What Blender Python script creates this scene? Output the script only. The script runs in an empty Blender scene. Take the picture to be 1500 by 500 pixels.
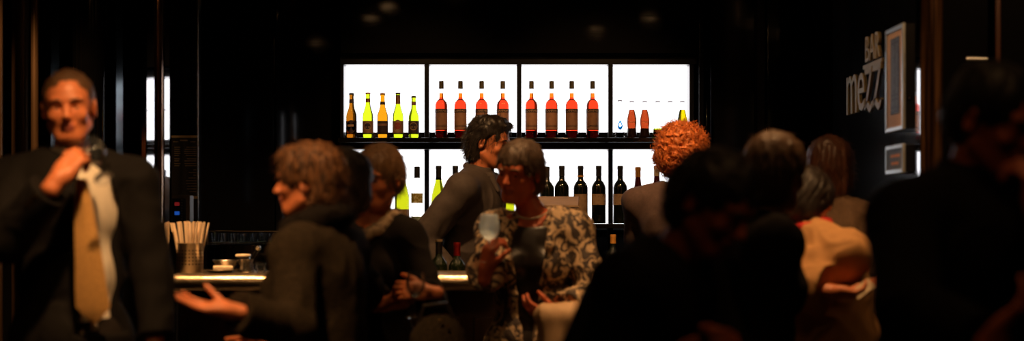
import bpy, math, random
import numpy as np
from mathutils import Vector, Matrix

random.seed(7)
rng = np.random.default_rng(7)
SC = bpy.context.scene
COL = SC.collection
PI = math.pi
R = math.radians

# ------------------------------------------------------------------ camera
F = 2750.0            # focal length in pixels of the 1500 px frame
CAMZ = 1.31
HOR = 321.0
cam_d = bpy.data.cameras.new('camera')
cam = bpy.data.objects.new('camera', cam_d); COL.objects.link(cam)
cam.location = (0, 0, CAMZ); cam.rotation_euler = (R(90), 0, 0)
cam_d.sensor_width = 36.0; cam_d.lens = F / 1500 * 36.0
cam_d.shift_y = (HOR - 250) / 1500.0
cam_d.dof.use_dof = True; cam_d.dof.focus_distance = 9.75; cam_d.dof.aperture_fstop = 1.4
cam_d.clip_end = 60
SC.camera = cam

# ------------------------------------------------------------------ world, exposure
w = bpy.data.worlds.new('night'); SC.world = w; w.use_nodes = True
w.node_tree.nodes['Background'].inputs[0].default_value = (0.02, 0.012, 0.008, 1)
w.node_tree.nodes['Background'].inputs[1].default_value = 0.05
SC.view_settings.view_transform = 'Standard'; SC.view_settings.look = 'None'
SC.view_settings.gamma = 1; SC.view_settings.use_curve_mapping = False
SC.view_settings.exposure = 0.0
SC.cycles.use_denoising = True
SC.cycles.max_bounces = 10; SC.cycles.transparent_max_bounces = 16; SC.cycles.transmission_bounces = 8
SC.cycles.sample_clamp_indirect = 4.0
SC.cycles.caustics_reflective = False; SC.cycles.caustics_refractive = False

WARM = (1.0, 0.52, 0.21)
PANEL = 2.6            # strength of the light-box panels
# ceiling spots, some added to brighten single subjects: x, y, aim (x,y,z), watts, cone degrees
SPOTS = [(-1.18, 4.2, (-1.05, 6.1, 1.2), 8, 50),
         (1.15, 4.2, (1.15, 4.4, 1.2), 6, 70),
         (-1.86, 2.7, (-1.45, 6.1, 1.3), 17, 40),
         (0.75, 3.2, (0.85, 4.6, 1.35), 4, 50),  # added so the foreground men's faces show
         (-0.98, 5.05, (-0.98, 5.7, 1.1), 200, 62),
         (-1.36, 7.40, (-1.30, 8.0, 1.12), 380, 34),
         (-0.24, 8.00, (-0.24, 7.90, 1.0), 260, 34),
         (1.00, 6.30, (1.08, 6.75, 1.0), 120, 64),
         (0.06, 7.10, (0.08, 7.35, 1.1), 105, 46),
         (-0.52, 8.55, (-0.45, 9.9, 1.50), 55, 56),  # added front light for the left-hand bottle labels
         (0.48, 8.55, (0.42, 9.9, 1.50), 65, 56),  # added front light for the right-hand bottle labels
         (-0.55, 7.75, (-0.22, 9.0, 1.35), 120, 34),  # added to brighten the barman's shirt
         (0.72, 7.90, (0.80, 8.95, 1.55), 170, 34),  # added to brighten the curly copper hair
         (0.98, 7.15, (1.57, 7.7, 1.80), 18, 75),  # added to warm the wall lettering
         (-0.42, 6.05, (-0.50, 7.15, 1.50), 24, 34),  # added to lift the blonde woman's face
         (2.30, 5.60, (1.75, 7.2, 2.0), 60, 60),  # added to pick out the bar on the right wall
         (-2.55, 8.00, (-2.3, 9.4, 1.2), 90, 60)]  # added to warm the bronze columns at far left
CEIL = 3.0

def at(px, py, d):
    return np.array([(px - 750) / F * d, d, CAMZ + (HOR - py) / F * d])

# ------------------------------------------------------------------ materials
def _n(nt, t, **kw):
    n = nt.nodes.new(t)
    for k, v in kw.items(): setattr(n, k, v)
    return n
def mat(name, col, rough=0.5, metal=0.0, var=0.15, scale=20, bump=0.0, bscale=60, spec=0.5, coat=0.0,
        col2=None, stretch=(1, 1, 1), lo=0.35, hi=0.65, sheen=0.0, rvar=0.0, sss=0.0, distort=0.0, detail=4):
    m = bpy.data.materials.new(name); m.use_nodes = True
    nt = m.node_tree; b = nt.nodes['Principled BSDF']
    tc = _n(nt, 'ShaderNodeTexCoord'); mp = _n(nt, 'ShaderNodeMapping')
    mp.inputs['Scale'].default_value = stretch
    nt.links.new(tc.outputs['Object'], mp.inputs[0])
    nz = _n(nt, 'ShaderNodeTexNoise'); nz.inputs['Scale'].default_value = scale
    nz.inputs['Detail'].default_value = detail; nz.inputs['Distortion'].default_value = distort
    nt.links.new(mp.outputs[0], nz.inputs['Vector'])
    cr = _n(nt, 'ShaderNodeValToRGB')
    c2 = col2 if col2 else tuple(c * (1 - var) for c in col)
    cr.color_ramp.elements[0].position = lo; cr.color_ramp.elements[1].position = hi
    cr.color_ramp.elements[0].color = (*c2, 1); cr.color_ramp.elements[1].color = (*col, 1)
    nt.links.new(nz.outputs['Fac'], cr.inputs[0]); nt.links.new(cr.outputs[0], b.inputs['Base Color'])
    b.inputs['Roughness'].default_value = rough; b.inputs['Metallic'].default_value = metal
    b.inputs['Specular IOR Level'].default_value = spec
    b.inputs['Coat Weight'].default_value = coat; b.inputs['Coat Roughness'].default_value = 0.05
    if sheen: b.inputs['Sheen Weight'].default_value = sheen
    if sss:
        b.inputs['Subsurface Weight'].default_value = sss
        b.inputs['Subsurface Radius'].default_value = (0.012, 0.004, 0.002); b.inputs['Subsurface Scale'].default_value = 1
    if rvar:
        mr = _n(nt, 'ShaderNodeMapRange'); mr.inputs['To Min'].default_value = rough - rvar; mr.inputs['To Max'].default_value = rough + rvar
        nt.links.new(nz.outputs['Fac'], mr.inputs['Value']); nt.links.new(mr.outputs[0], b.inputs['Roughness'])
    if bump:
        n2 = _n(nt, 'ShaderNodeTexNoise'); n2.inputs['Scale'].default_value = bscale; n2.inputs['Detail'].default_value = 3
        nt.links.new(mp.outputs[0], n2.inputs['Vector'])
        bp = _n(nt, 'ShaderNodeBump'); bp.inputs['Strength'].default_value = bump; bp.inputs['Distance'].default_value = 0.01
        nt.links.new(n2.outputs['Fac'], bp.inputs['Height']); nt.links.new(bp.outputs[0], b.inputs['Normal'])
    return m
def emit(name, col, s):
    m = bpy.data.materials.new(name); m.use_nodes = True; nt = m.node_tree
    nt.nodes.remove(nt.nodes['Principled BSDF']); e = _n(nt, 'ShaderNodeEmission')
    e.inputs[0].default_value = (*col, 1); e.inputs[1].default_value = s
    nt.links.new(e.outputs[0], nt.nodes['Material Output'].inputs[0]); return m
def thin_glass(name, tint=(0.97, 0.98, 0.98), gloss=1.0, haze=0.0):
    m = bpy.data.materials.new(name); m.use_nodes = True; nt = m.node_tree
    nt.nodes.remove(nt.nodes['Principled BSDF'])
    t = _n(nt, 'ShaderNodeBsdfTransparent'); t.inputs[0].default_value = (*tint, 1)
    g = _n(nt, 'ShaderNodeBsdfGlossy'); g.inputs['Roughness'].default_value = 0.03
    fr = _n(nt, 'ShaderNodeFresnel'); fr.inputs[0].default_value = 1.45
    mul = _n(nt, 'ShaderNodeMath', operation='MULTIPLY'); mul.inputs[1].default_value = gloss
    mx = _n(nt, 'ShaderNodeMixShader')
    nt.links.new(fr.outputs[0], mul.inputs[0]); nt.links.new(mul.outputs[0], mx.inputs[0])
    nt.links.new(t.outputs[0], mx.inputs[1]); nt.links.new(g.outputs[0], mx.inputs[2])
    out = mx.outputs[0]
    if haze:
        tl = _n(nt, 'ShaderNodeBsdfTranslucent'); df = _n(nt, 'ShaderNodeBsdfDiffuse'); a = _n(nt, 'ShaderNodeAddShader')
        tl.inputs[0].default_value = (.75, .85, .9, 1); df.inputs[0].default_value = (.6, .65, .68, 1)
        nt.links.new(tl.outputs[0], a.inputs[0]); nt.links.new(df.outputs[0], a.inputs[1])
        m2 = _n(nt, 'ShaderNodeMixShader'); m2.inputs[0].default_value = haze
        nt.links.new(out, m2.inputs[1]); nt.links.new(a.outputs[0], m2.inputs[2]); out = m2.outputs[0]
    nt.links.new(out, nt.nodes['Material Output'].inputs[0]); return m
def tinted(name, col, ior=1.33):
    """coloured liquid or glass, lit from behind"""
    m = bpy.data.materials.new(name); m.use_nodes = True; nt = m.node_tree
    b = nt.nodes['Principled BSDF']
    b.inputs['Base Color'].default_value = (*col, 1); b.inputs['Transmission Weight'].default_value = 1
    b.inputs['IOR'].default_value = ior; b.inputs['Roughness'].default_value = 0.02
    return m

M = {}
M['black_gloss'] = mat('black_gloss', (0.006, 0.006, 0.007), 0.10, bump=0.02, bscale=3, spec=0.5, coat=0.3)
M['fascia'] = mat('fascia_lacquer', (0.006, 0.006, 0.007), 0.05, bump=0.012, bscale=4, spec=0.5, stretch=(0.6, 1, 4))
M['black_matte'] = mat('black_matte', (0.008, 0.007, 0.007), 0.7, spec=0.2)
M['frame_black'] = mat('frame_black', (0.005, 0.006, 0.009), 0.28, spec=0.4)
M['floor'] = mat('floor_tile', (0.03, 0.02, 0.015), 0.35, var=0.5, scale=6)
M['ceiling'] = mat('ceiling_paint', (0.01, 0.009, 0.008), 0.8, spec=0.2)
M['chrome'] = mat('chrome', (0.75, 0.74, 0.73), 0.08, 1.0, var=0.1)
M['steel'] = mat('brushed_steel', (0.55, 0.52, 0.48), 0.25, 1.0, var=0.25, stretch=(1, 1, 12), scale=40)
M['dark_chrome'] = mat('dark_polished_column', (0.50, 0.50, 0.52), 0.06, 1.0, var=0.15, scale=3)
M['bronze'] = mat('bronze_column', (0.55, 0.30, 0.16), 0.13, 1.0, var=0.4, scale=5, stretch=(6, 6, 0.4))
M['alu'] = mat('aluminium_frame', (0.62, 0.68, 0.70), 0.35, 0.8, var=0.1)
M['counter'] = mat('pewter_counter', (0.50, 0.40, 0.27), 0.33, 1.0, var=0.45, scale=9, bump=0.18, bscale=40, stretch=(0.5, 2, 2), rvar=0.10)
M['wood_dark'] = mat('dark_wood', (0.035, 0.016, 0.009), 0.3, var=0.5, scale=8, stretch=(6, 6, 0.7))
M['panel'] = emit('light_panel', (1.0, 0.975, 1.0), PANEL)
M['lamp'] = emit('lamp_disc', WARM, 16)
M['glass'] = thin_glass('clear_glass')
M['glass_wine'] = thin_glass('wine_glass_lit_haze', (0.93, 0.95, 0.96), 1.5, .50)  # whitish haze mixed in for the light a clear bowl catches
M['glass_clear'] = thin_glass('thin_clear_glass', (0.93, 0.95, 0.97), 0.8, .006)
M['skin'] = mat('skin', (0.72, 0.235, 0.095), 0.45, var=0.15, scale=25, bump=0.12, bscale=90, sss=0.08)
M['skin_red'] = mat('skin_reddish_light', (0.62, 0.15, 0.06), 0.45, var=0.2, scale=20, bump=0.12, bscale=90, sss=0.08)  # redder skin copy, dim reddish light put into its colour
M['lip'] = mat('lip', (0.42, 0.11, 0.08), 0.4)
M['eye_white'] = mat('eye_white', (0.7, 0.66, 0.6), 0.15)
M['iris'] = mat('iris', (0.03, 0.02, 0.015), 0.1)

# ------------------------------------------------------------------ scene graph helpers
def tag(o, label=None, cat=None, group=None, kind=None):
    if label: o['label'] = label
    if cat: o['category'] = cat
    if group: o['group'] = group
    if kind: o['kind'] = kind
    return o
def thing(name, label, cat, loc=(0, 0, 0), rz=0, group=None):
    o = bpy.data.objects.new(name, None); COL.objects.link(o); o.empty_display_size = 0.05
    o.location = loc; o.rotation_euler = (0, 0, rz)
    return tag(o, label, cat, group)
def copy_tree(o, parent=None):
    c = o.copy(); COL.objects.link(c)
    if parent: c.parent = parent
    for ch in [x for x in bpy.data.objects if x.parent == o]: copy_tree(ch, c)
    return c

class MB:
    """collects shapes into one mesh"""
    def __init__(s): s.v = []; s.f = []; s.m = []
    def raw(s, v, f, mi=0):
        b = len(s.v); s.v += [tuple(map(float, p)) for p in v]; s.f += [tuple(i + b for i in q) for q in f]; s.m += [mi] * len(f); return s
    def box(s, c, d, rot=None, mi=0):
        hx, hy, hz = [x / 2 for x in d]
        P = np.array([(x, y, z) for z in (-hz, hz) for y in (-hy, hy) for x in (-hx, hx)])
        if rot is not None: P = P @ np.array(rot).T
        P = P + np.array(c)
        return s.raw(P, [(0, 2, 3, 1), (4, 5, 7, 6), (0, 1, 5, 4), (2, 6, 7, 3), (0, 4, 6, 2), (1, 3, 7, 5)], mi)
    def lathe(s, prof, n=32, c=(0, 0, 0), mi=0, rot=None, a0=0.0, a1=2 * PI):
        full = abs(a1 - a0 - 2 * PI) < 1e-6
        k = n if full else n + 1
        V = []
        for r, z in prof:
            for i in range(k):
                a = a0 + (a1 - a0) * i / n; V.append((r * math.cos(a), r * math.sin(a), z))
        V = np.array(V)
        if rot is not None: V = V @ np.array(rot).T
        V = V + np.array(c)
        Q = []
        for j in range(len(prof) - 1):
            for i in range(n):
                i2 = (i + 1) % k
                Q.append((j * k + i, j * k + i2, (j + 1) * k + i2, (j + 1) * k + i))
        if full:
            if prof[0][0] > 1e-5: Q.append(tuple(reversed(range(k))))
            if prof[-1][0] > 1e-5: Q.append(tuple((len(prof) - 1) * k + i for i in range(k)))
        return s.raw(V, Q, mi)
    def tube(s, pts, r, n=10, mi=0):
        pts = [np.array(p, float) for p in pts]
        rs = r if hasattr(r, '__len__') else [r] * len(pts)
        V = []; up = np.array((0.123, 0.2, 1.0))
        for i, p in enumerate(pts):
            t = pts[min(i + 1, len(pts) - 1)] - pts[max(i - 1, 0)]; t = t / (np.linalg.norm(t) + 1e-9)
            a = np.cross(t, up)
            if np.linalg.norm(a) < 1e-3: a = np.cross(t, (1, 0, 0))
            a /= np.linalg.norm(a); b = np.cross(t, a)
            for k in range(n):
                an = 2 * PI * k / n; V.append(p + rs[i] * (math.cos(an) * a + math.sin(an) * b))
        Q = []
        for j in range(len(pts) - 1):
            for k in range(n):
                k2 = (k + 1) % n; Q.append((j * n + k, j * n + k2, (j + 1) * n + k2, (j + 1) * n + k))
        Q.append(tuple(reversed(range(n)))); Q.append(tuple((len(pts) - 1) * n + k for k in range(n)))
        return s.raw(V, Q, mi)
    def build(s, name, mats, parent=None, bevel=0, smooth=True, org=None, seg=2):
        me = bpy.data.meshes.new(name)
        V = np.array(s.v)
        if org is not None: V = V - np.array(org)
        me.from_pydata([tuple(p) for p in V], [], s.f)
        if not isinstance(mats, (list, tuple)): mats = [mats]
        for m in mats: me.materials.append(m)
        me.polygons.foreach_set('material_index', s.m)
        if smooth:
            me.polygons.foreach_set('use_smooth', [True] * len(s.f))
            try: me.set_sharp_from_angle(angle=R(40))
            except Exception: pass
        me.update()
        o = bpy.data.objects.new(name, me); COL.objects.link(o)
        if parent: o.parent = parent
        if bevel:
            b = o.modifiers.new('bevel', 'BEVEL'); b.width = bevel; b.segments = seg; b.limit_method = 'ANGLE'; b.angle_limit = R(40)
        return o

def struct(name, mb, m, **k):
    o = mb.build(name, m, **k); o['kind'] = 'structure'; return o

# ------------------------------------------------------------------ implicit-surface modelling
def vnoise(P, seed=0):
    P = np.asarray(P, np.float32); I = np.floor(P).astype(np.int64); f = P - I; f = f * f * (3 - 2 * f)
    def h(x, y, z):
        n = (x * 73856093) ^ (y * 19349663) ^ (z * 83492791) ^ (seed * 2654435761)
        n = (n ^ (n >> 13)) * 1274126177 & 0x7fffffff
        n = (n ^ (n >> 16)) & 0xffff
        return n.astype(np.float32) / 32767.5 - 1
    x, y, z = I[..., 0], I[..., 1], I[..., 2]; r = 0
    for dx in (0, 1):
        wx = f[..., 0] if dx else 1 - f[..., 0]
        for dy in (0, 1):
            wy = f[..., 1] if dy else 1 - f[..., 1]
            for dz in (0, 1):
                wz = f[..., 2] if dz else 1 - f[..., 2]
                r = r + h(x + dx, y + dy, z + dz) * wx * wy * wz
    return r

def rot(yaw=0, pitch=0, roll=0):
    """person frame: -Y is forward, +X the person's left; positive pitch bends forward"""
    return np.array(Matrix.Rotation(R(yaw), 3, 'Z') @ Matrix.Rotation(R(pitch), 3, 'X') @ Matrix.Rotation(R(roll), 3, 'Y'))

class SDF:
    def __init__(s): s.ops = []; s.disp = []
    def ell(s, c, r, Rm=None, k=0.02, op='u'):
        c = np.array(c, float); r = np.array(r, float); Rm = np.eye(3) if Rm is None else np.array(Rm)
        e = np.abs(Rm) @ r if Rm is not None else r
        def fn(X, Y, Z):
            x = X - c[0]; y = Y - c[1]; z = Z - c[2]
            q = [(Rm[0, i] * x + Rm[1, i] * y + Rm[2, i] * z) for i in range(3)]
            k0 = np.sqrt(sum((q[i] / r[i]) ** 2 for i in range(3))) + 1e-6
            k1 = np.sqrt(sum((q[i] / r[i] ** 2) ** 2 for i in range(3))) + 1e-6
            return k0 * (k0 - 1) / k1
        s.ops.append((op, c - e, c + e, fn, k)); return s
    def cap(s, a, b, ra, rb, k=0.015, op='u', cut=False, flat=None):
        a = np.array(a, float); b = np.array(b, float); ab = b - a; L2 = ab @ ab + 1e-12
        m = max(ra, rb); d = ab / math.sqrt(L2)
        def fn(X, Y, Z):
            x = X - a[0]; y = Y - a[1]; z = Z - a[2]
            tt = (x * ab[0] + y * ab[1] + z * ab[2]) / L2
            t = np.clip(tt, 0, 1)
            r = np.sqrt((x - t * ab[0]) ** 2 + (y - t * ab[1]) ** 2 + (z - t * ab[2]) ** 2) - (ra + (rb - ra) * t)
            if cut: r = np.maximum(r, (tt - 1) * math.sqrt(L2))
            return r
        s.ops.append((op, np.minimum(a, b) - m, np.maximum(a, b) + m, fn, k)); return s
    def fun(s, lo, hi, fn, k=0.01, op='s'):
        s.ops.append((op, np.array(lo, float), np.array(hi, float), fn, k)); return s
    def displace(s, fn): s.disp.append(fn); return s
    def arrays(s, h):
        us = [o for o in s.ops if o[0] == 'u']
        lo = np.min([o[1] for o in us], 0) - 4 * h - 0.015; hi = np.max([o[2] for o in us], 0) + 4 * h + 0.015
        n = np.ceil((hi - lo) / h).astype(int) + 1
        ax = [(lo[i] + h * np.arange(n[i])).astype(np.float32) for i in range(3)]
        D = np.full(n, 0.08, np.float32)
        for op, l, u, fn, k in s.ops:
            pad = k + 3 * h
            i0 = np.clip(np.floor((l - pad - lo) / h).astype(int), 0, n); i1 = np.clip(np.ceil((u + pad - lo) / h).astype(int) + 1, 0, n)
            if np.any(i1 <= i0): continue
            sl = tuple(slice(a, b) for a, b in zip(i0, i1))
            X = ax[0][sl[0]][:, None, None]; Y = ax[1][sl[1]][None, :, None]; Z = ax[2][sl[2]][None, None, :]
            d = fn(X, Y, Z); A = D[sl]
            if op == 'u':
                hh = np.maximum(k - np.abs(A - d), 0) / k; D[sl] = np.minimum(A, d) - hh * hh * k * 0.25
            elif op == 's':
                d = -d; hh = np.maximum(k - np.abs(A - d), 0) / k; D[sl] = np.maximum(A, d) + hh * hh * k * 0.25
        if s.disp:
            idx = np.nonzero(np.abs(D) < 0.035)
            P = np.stack([ax[i][idx[i]] for i in range(3)], -1)
            for fn in s.disp: D[idx] += fn(P).astype(np.float32)
        # surface nets
        S = D < 0
        c = [S[dx:S.shape[0] - 1 + dx, dy:S.shape[1] - 1 + dy, dz:S.shape[2] - 1 + dz] for dx in (0, 1) for dy in (0, 1) for dz in (0, 1)]
        al = np.logical_and.reduce(c); an = np.logical_or.reduce(c)
        cells = np.argwhere(an & ~al)
        vid = np.full(np.array(S.shape) - 1, -1, np.int32)
        vid[cells[:, 0], cells[:, 1], cells[:, 2]] = np.arange(len(cells))
        acc = np.zeros((len(cells), 3)); cnt = np.zeros(len(cells))
        cor = [(dx, dy, dz) for dx in (0, 1) for dy in (0, 1) for dz in (0, 1)]
        vals = {q: D[cells[:, 0] + q[0], cells[:, 1] + q[1], cells[:, 2] + q[2]] for q in cor}
        for i, p in enumerate(cor):
            for q in cor[i + 1:]:
                if sum(abs(p[j] - q[j]) for j in range(3)) != 1: continue
                a, b = vals[p], vals[q]; mk = (a < 0) != (b < 0)
                t = np.where(mk, a / np.where(np.abs(a - b) < 1e-9, 1e-9, a - b), 0)
                pt = np.array(p)[None] + t[:, None] * (np.array(q) - np.array(p))[None]
                acc += np.where(mk[:, None], pt, 0); cnt += mk
        V = lo + h * (cells + acc / np.maximum(cnt, 1)[:, None])
        quads = []
        for axn in range(3):
            u, v = (axn + 1) % 3, (axn + 2) % 3
            A = [slice(None)] * 3; B = [slice(None)] * 3
            A[axn] = slice(0, -1); B[axn] = slice(1, None)
            ch = S[tuple(A)] != S[tuple(B)]
            e = np.argwhere(ch)
            e = e[(e[:, u] > 0) & (e[:, v] > 0) & (e[:, u] < S.shape[u] - 1) & (e[:, v] < S.shape[v] - 1)]
            def g(du, dv):
                q = e.copy(); q[:, u] -= du; q[:, v] -= dv; return vid[q[:, 0], q[:, 1], q[:, 2]]
            Q = np.stack([g(1, 1), g(0, 1), g(0, 0), g(1, 0)], -1)
            fl = S[e[:, 0], e[:, 1], e[:, 2]]
            Q[~fl] = Q[~fl][:, ::-1]
            quads.append(Q)
        Q = np.concatenate(quads); Q = Q[(Q >= 0).all(1)]
        return V, Q
    def build(s, name, mats, parent=None, h=0.006, org=(0, 0, 0), pick=None, extra=None):
        V, Q = s.arrays(h)
        mi = np.zeros(len(Q), np.int32)
        if pick is not None: mi = pick(V[Q].mean(1)).astype(np.int32)
        V = V - np.array(org)
        nv, nq = len(V), len(Q); nverts = 4
        loops = Q.ravel(); starts = np.arange(nq) * 4
        if extra is not None:
            EV, ET = extra(V + np.array(org), Q); EV = EV - np.array(org)
            starts = np.concatenate([starts, nq * 4 + np.arange(len(ET)) * 4])
            loops = np.concatenate([loops, (ET + nv).ravel()]); V = np.concatenate([V, EV])
            mi = np.concatenate([mi, np.zeros(len(ET), np.int32)]); nq += len(ET)
        me = bpy.data.meshes.new(name)
        me.vertices.add(len(V)); me.vertices.foreach_set('co', V.astype(np.float32).ravel())
        me.loops.add(len(loops)); me.loops.foreach_set('vertex_index', loops.astype(np.int32))
        me.polygons.add(nq); me.polygons.foreach_set('loop_start', starts.astype(np.int32))
        me.polygons.foreach_set('material_index', mi); me.polygons.foreach_set('use_smooth', np.ones(nq, bool))
        me.update(calc_edges=True); me.validate()
        if not isinstance(mats, (list, tuple)): mats = [mats]
        for m in mats: me.materials.append(m)
        o = bpy.data.objects.new(name, me); COL.objects.link(o)
        if parent: o.parent = parent
        return o

# ------------------------------------------------------------------ text helper
def text_mb(txt, width, height, depth=0.001):
    cu = bpy.data.curves.new('t', 'FONT'); cu.body = txt; cu.size = 1; cu.resolution_u = 3
    o = bpy.data.objects.new('t', cu); COL.objects.link(o)
    bpy.context.view_layer.update()
    dg = bpy.context.evaluated_depsgraph_get(); me = o.evaluated_get(dg).to_mesh()
    V = np.array([v.co[:] for v in me.vertices]); Fc = [tuple(p.vertices) for p in me.polygons]
    o.evaluated_get(dg).to_mesh_clear()
    bpy.data.objects.remove(o); bpy.data.curves.remove(cu)
    lo, hi = V.min(0), V.max(0)
    V[:, 0] = (V[:, 0] - lo[0]) / (hi[0] - lo[0]) * width
    V[:, 1] = (V[:, 1] - lo[1]) / (hi[1] - lo[1]) * height
    n = len(V)
    # back copy and side walls along boundary edges
    W = V.copy(); W[:, 2] += depth
    from collections import Counter
    ec = Counter()
    for f in Fc:
        for a, b in zip(f, f[1:] + f[:1]): ec[(a, b)] += 1
    faces = [tuple(reversed(f)) for f in Fc] + [tuple(i + n for i in f) for f in Fc]
    for (a, b) in ec:
        if (b, a) not in ec: faces.append((a, b, b + n, a + n))
    return np.concatenate([V, W]), faces     # x right, y up, z toward the reader

# ------------------------------------------------------------------ people
def unit(v): v = np.array(v, float); return v / (np.linalg.norm(v) + 1e-9)

def add_head(s, C, H, q=1.0):
    """C centre of the head, H 3x3 frame, q size. -Y of the frame is where the face looks"""
    T = lambda x, y, z: C + H @ (np.array((x, y, z)) * q)
    E = lambda c, r, k=0.015, op='u', Rl=None: s.ell(T(*c), np.array(r) * q, H if Rl is None else H @ Rl, k, op)
    E((0, .014, .028), (.074, .094, .084)); E((0, -.022, .030), (.066, .068, .068), .02)
    E((0, -.028, -.040), (.058, .058, .072), .03); E((0, -.058, -.088), (.030, .026, .024), .025)
    s.cap(T(.052, .0, -.055), T(.022, -.055, -.092), .018 * q, .018 * q, .02); s.cap(T(-.052, .0, -.055), T(-.022, -.055, -.092), .018 * q, .018 * q, .02)
    E((0, -.078, .024), (.050, .014, .012), .014)
    for sx in (-1, 1):
        E((sx * .032, -.086, .002), (.017, .011, .010), .012, 's')
        E((sx * .031, -.0705, .001), (.0155, .0150, .0140), .006)
        E((sx * .031, -.0880, .000), (.0125, .0130, .0042), .002, 's')
        E((sx * .038, -.064, -.024), (.022, .018, .018), .018)
        e = rot(sx * 22, 12, 0)
        E((sx * .078, .010, -.006), (.009, .019, .032), .006, 'u', e)
        E((sx * .085, .004, -.004), (.006, .009, .018), .004, 's', e)
        E((sx * .010, -.097, -.029), (.008, .009, .007), .006)
        E((sx * .006, -.101, -.037), (.0035, .005, .003), .003, 's')
    s.cap(T(0, -.082, .012), T(0, -.106, -.026), .0075 * q, .011 * q, .008)
    E((0, -.084, -.054), (.024, .012, .007), .007); E((0, -.082, -.066), (.020, .012, .007), .007)
    E((0, -.096, -.060), (.025, .006, .0018), .003, 's')
    E((0, -.085, -.043), (.006, .010, .008), .010)

def head_pick(C, H, q):
    def pick(P):
        L = (P - C) @ H / q
        lip = (np.abs(L[:, 0]) < .024 - (np.abs(L[:, 2] + .060)) * .6) & (L[:, 1] < -.080) & (np.abs(L[:, 2] + .060) < .0125)
        return np.where(lip, 1, 0)
    return pick

def add_hand(s, W, Fd, N, side, curl=(30, 35, 38, 42), spread=5, q=1.0, thumb=(35, 25, 20), tdir=None):
    """W wrist, Fd finger direction, N the way the palm faces, side +1/-1 puts the thumb along +-(Fd x N)"""
    Fd = unit(Fd); N = unit(np.array(N, float) - np.dot(N, Fd) * Fd); T = np.cross(Fd, N) * side
    pt = lambda f, t, n: W + (Fd * f + T * t + N * n) * q
    s.cap(W - Fd * .04 * q, pt(.012, 0, 0), .027 * q, .024 * q, .015)
    for t in (-.027, -.010, .010, .026):
        s.cap(pt(.010, t * .55, 0), pt(.088 - abs(t - .004) * .25, t, 0), .0145 * q, .0115 * q, .012)
    s.ell(pt(.035, .024, .010), np.array((.018, .018, .03)) * q, np.stack([T, N, Fd], 1), .015)
    s.ell(pt(.035, -.022, .008), np.array((.014, .014, .032)) * q, np.stack([T, N, Fd], 1), .015)
    lens = [(.044, .026, .021), (.049, .030, .022), (.045, .028, .021), (.034, .021, .018)]
    for i, (tt, ls) in enumerate(zip((.029, .010, -.010, -.028), lens)):
        p = pt(.088 - abs(tt - .004) * .25, tt, 0); a = 0
        sp = R(spread) * (1.5, .5, -.5, -1.6)[i]
        r = .0092 if i < 3 else .0080
        c = curl[i] if hasattr(curl, '__len__') else curl
        base = unit(Fd * math.cos(sp) + T * math.sin(sp))
        for j, l in enumerate(ls):
            a += R(c * (0.8, 1.1, .75)[j])
            d = base * math.cos(a) + N * math.sin(a)
            p2 = p + d * l * q
            s.cap(p, p2, (r - .0006 * j) * q, (r - .0006 * (j + 1)) * q, .004); p = p2
    # thumb leaves the side of the palm near its base
    a0, b0, c0 = thumb
    td = unit(Fd * math.cos(R(a0)) + T * math.sin(R(a0)) + N * .35) if tdir is None else unit(tdir)
    p = pt(.022, .026, .008)
    for l, r, bd in ((.042, .0125, 0), (.032, .0108, b0), (.026, .0095, c0)):
        td = unit(td * math.cos(R(bd)) + (unit(N + Fd * .5 - T * .3)) * math.sin(R(bd)))
        p2 = p + td * l * q; s.cap(p, p2, r * q, (r - .001) * q, .006); p = p2

def ik(A, Wt, a, b, hint):
    d = Wt - A; L = np.linalg.norm(d)
    if L > (a + b) * .995: Wt = A + d / L * (a + b) * .995; d = Wt - A; L = np.linalg.norm(d)
    u = d / L; x = (a * a - b * b + L * L) / (2 * L); hh = math.sqrt(max(a * a - x * x, 1e-6))
    hv = np.array(hint, float); hv = unit(hv - np.dot(hv, u) * u)
    return A + u * x + hv * hh, Wt

def wrinkle(amp, f=9, seed=3, st=(1, 1, .8)):
    st = np.array(st)
    def fn(P):
        Q = P * st * f
        wv = np.stack([vnoise(Q + 7, seed), vnoise(Q + 31, seed + 1), vnoise(Q + 53, seed + 2)], -1)
        n1 = 1 - 2 * np.abs(vnoise(Q * 1.3 + wv * 1.2, seed + 5)); n2 = vnoise(Q * 2.9 + wv, seed + 9)
        return -amp * (n1 * .8 + n2 * .4)
    return fn

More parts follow.
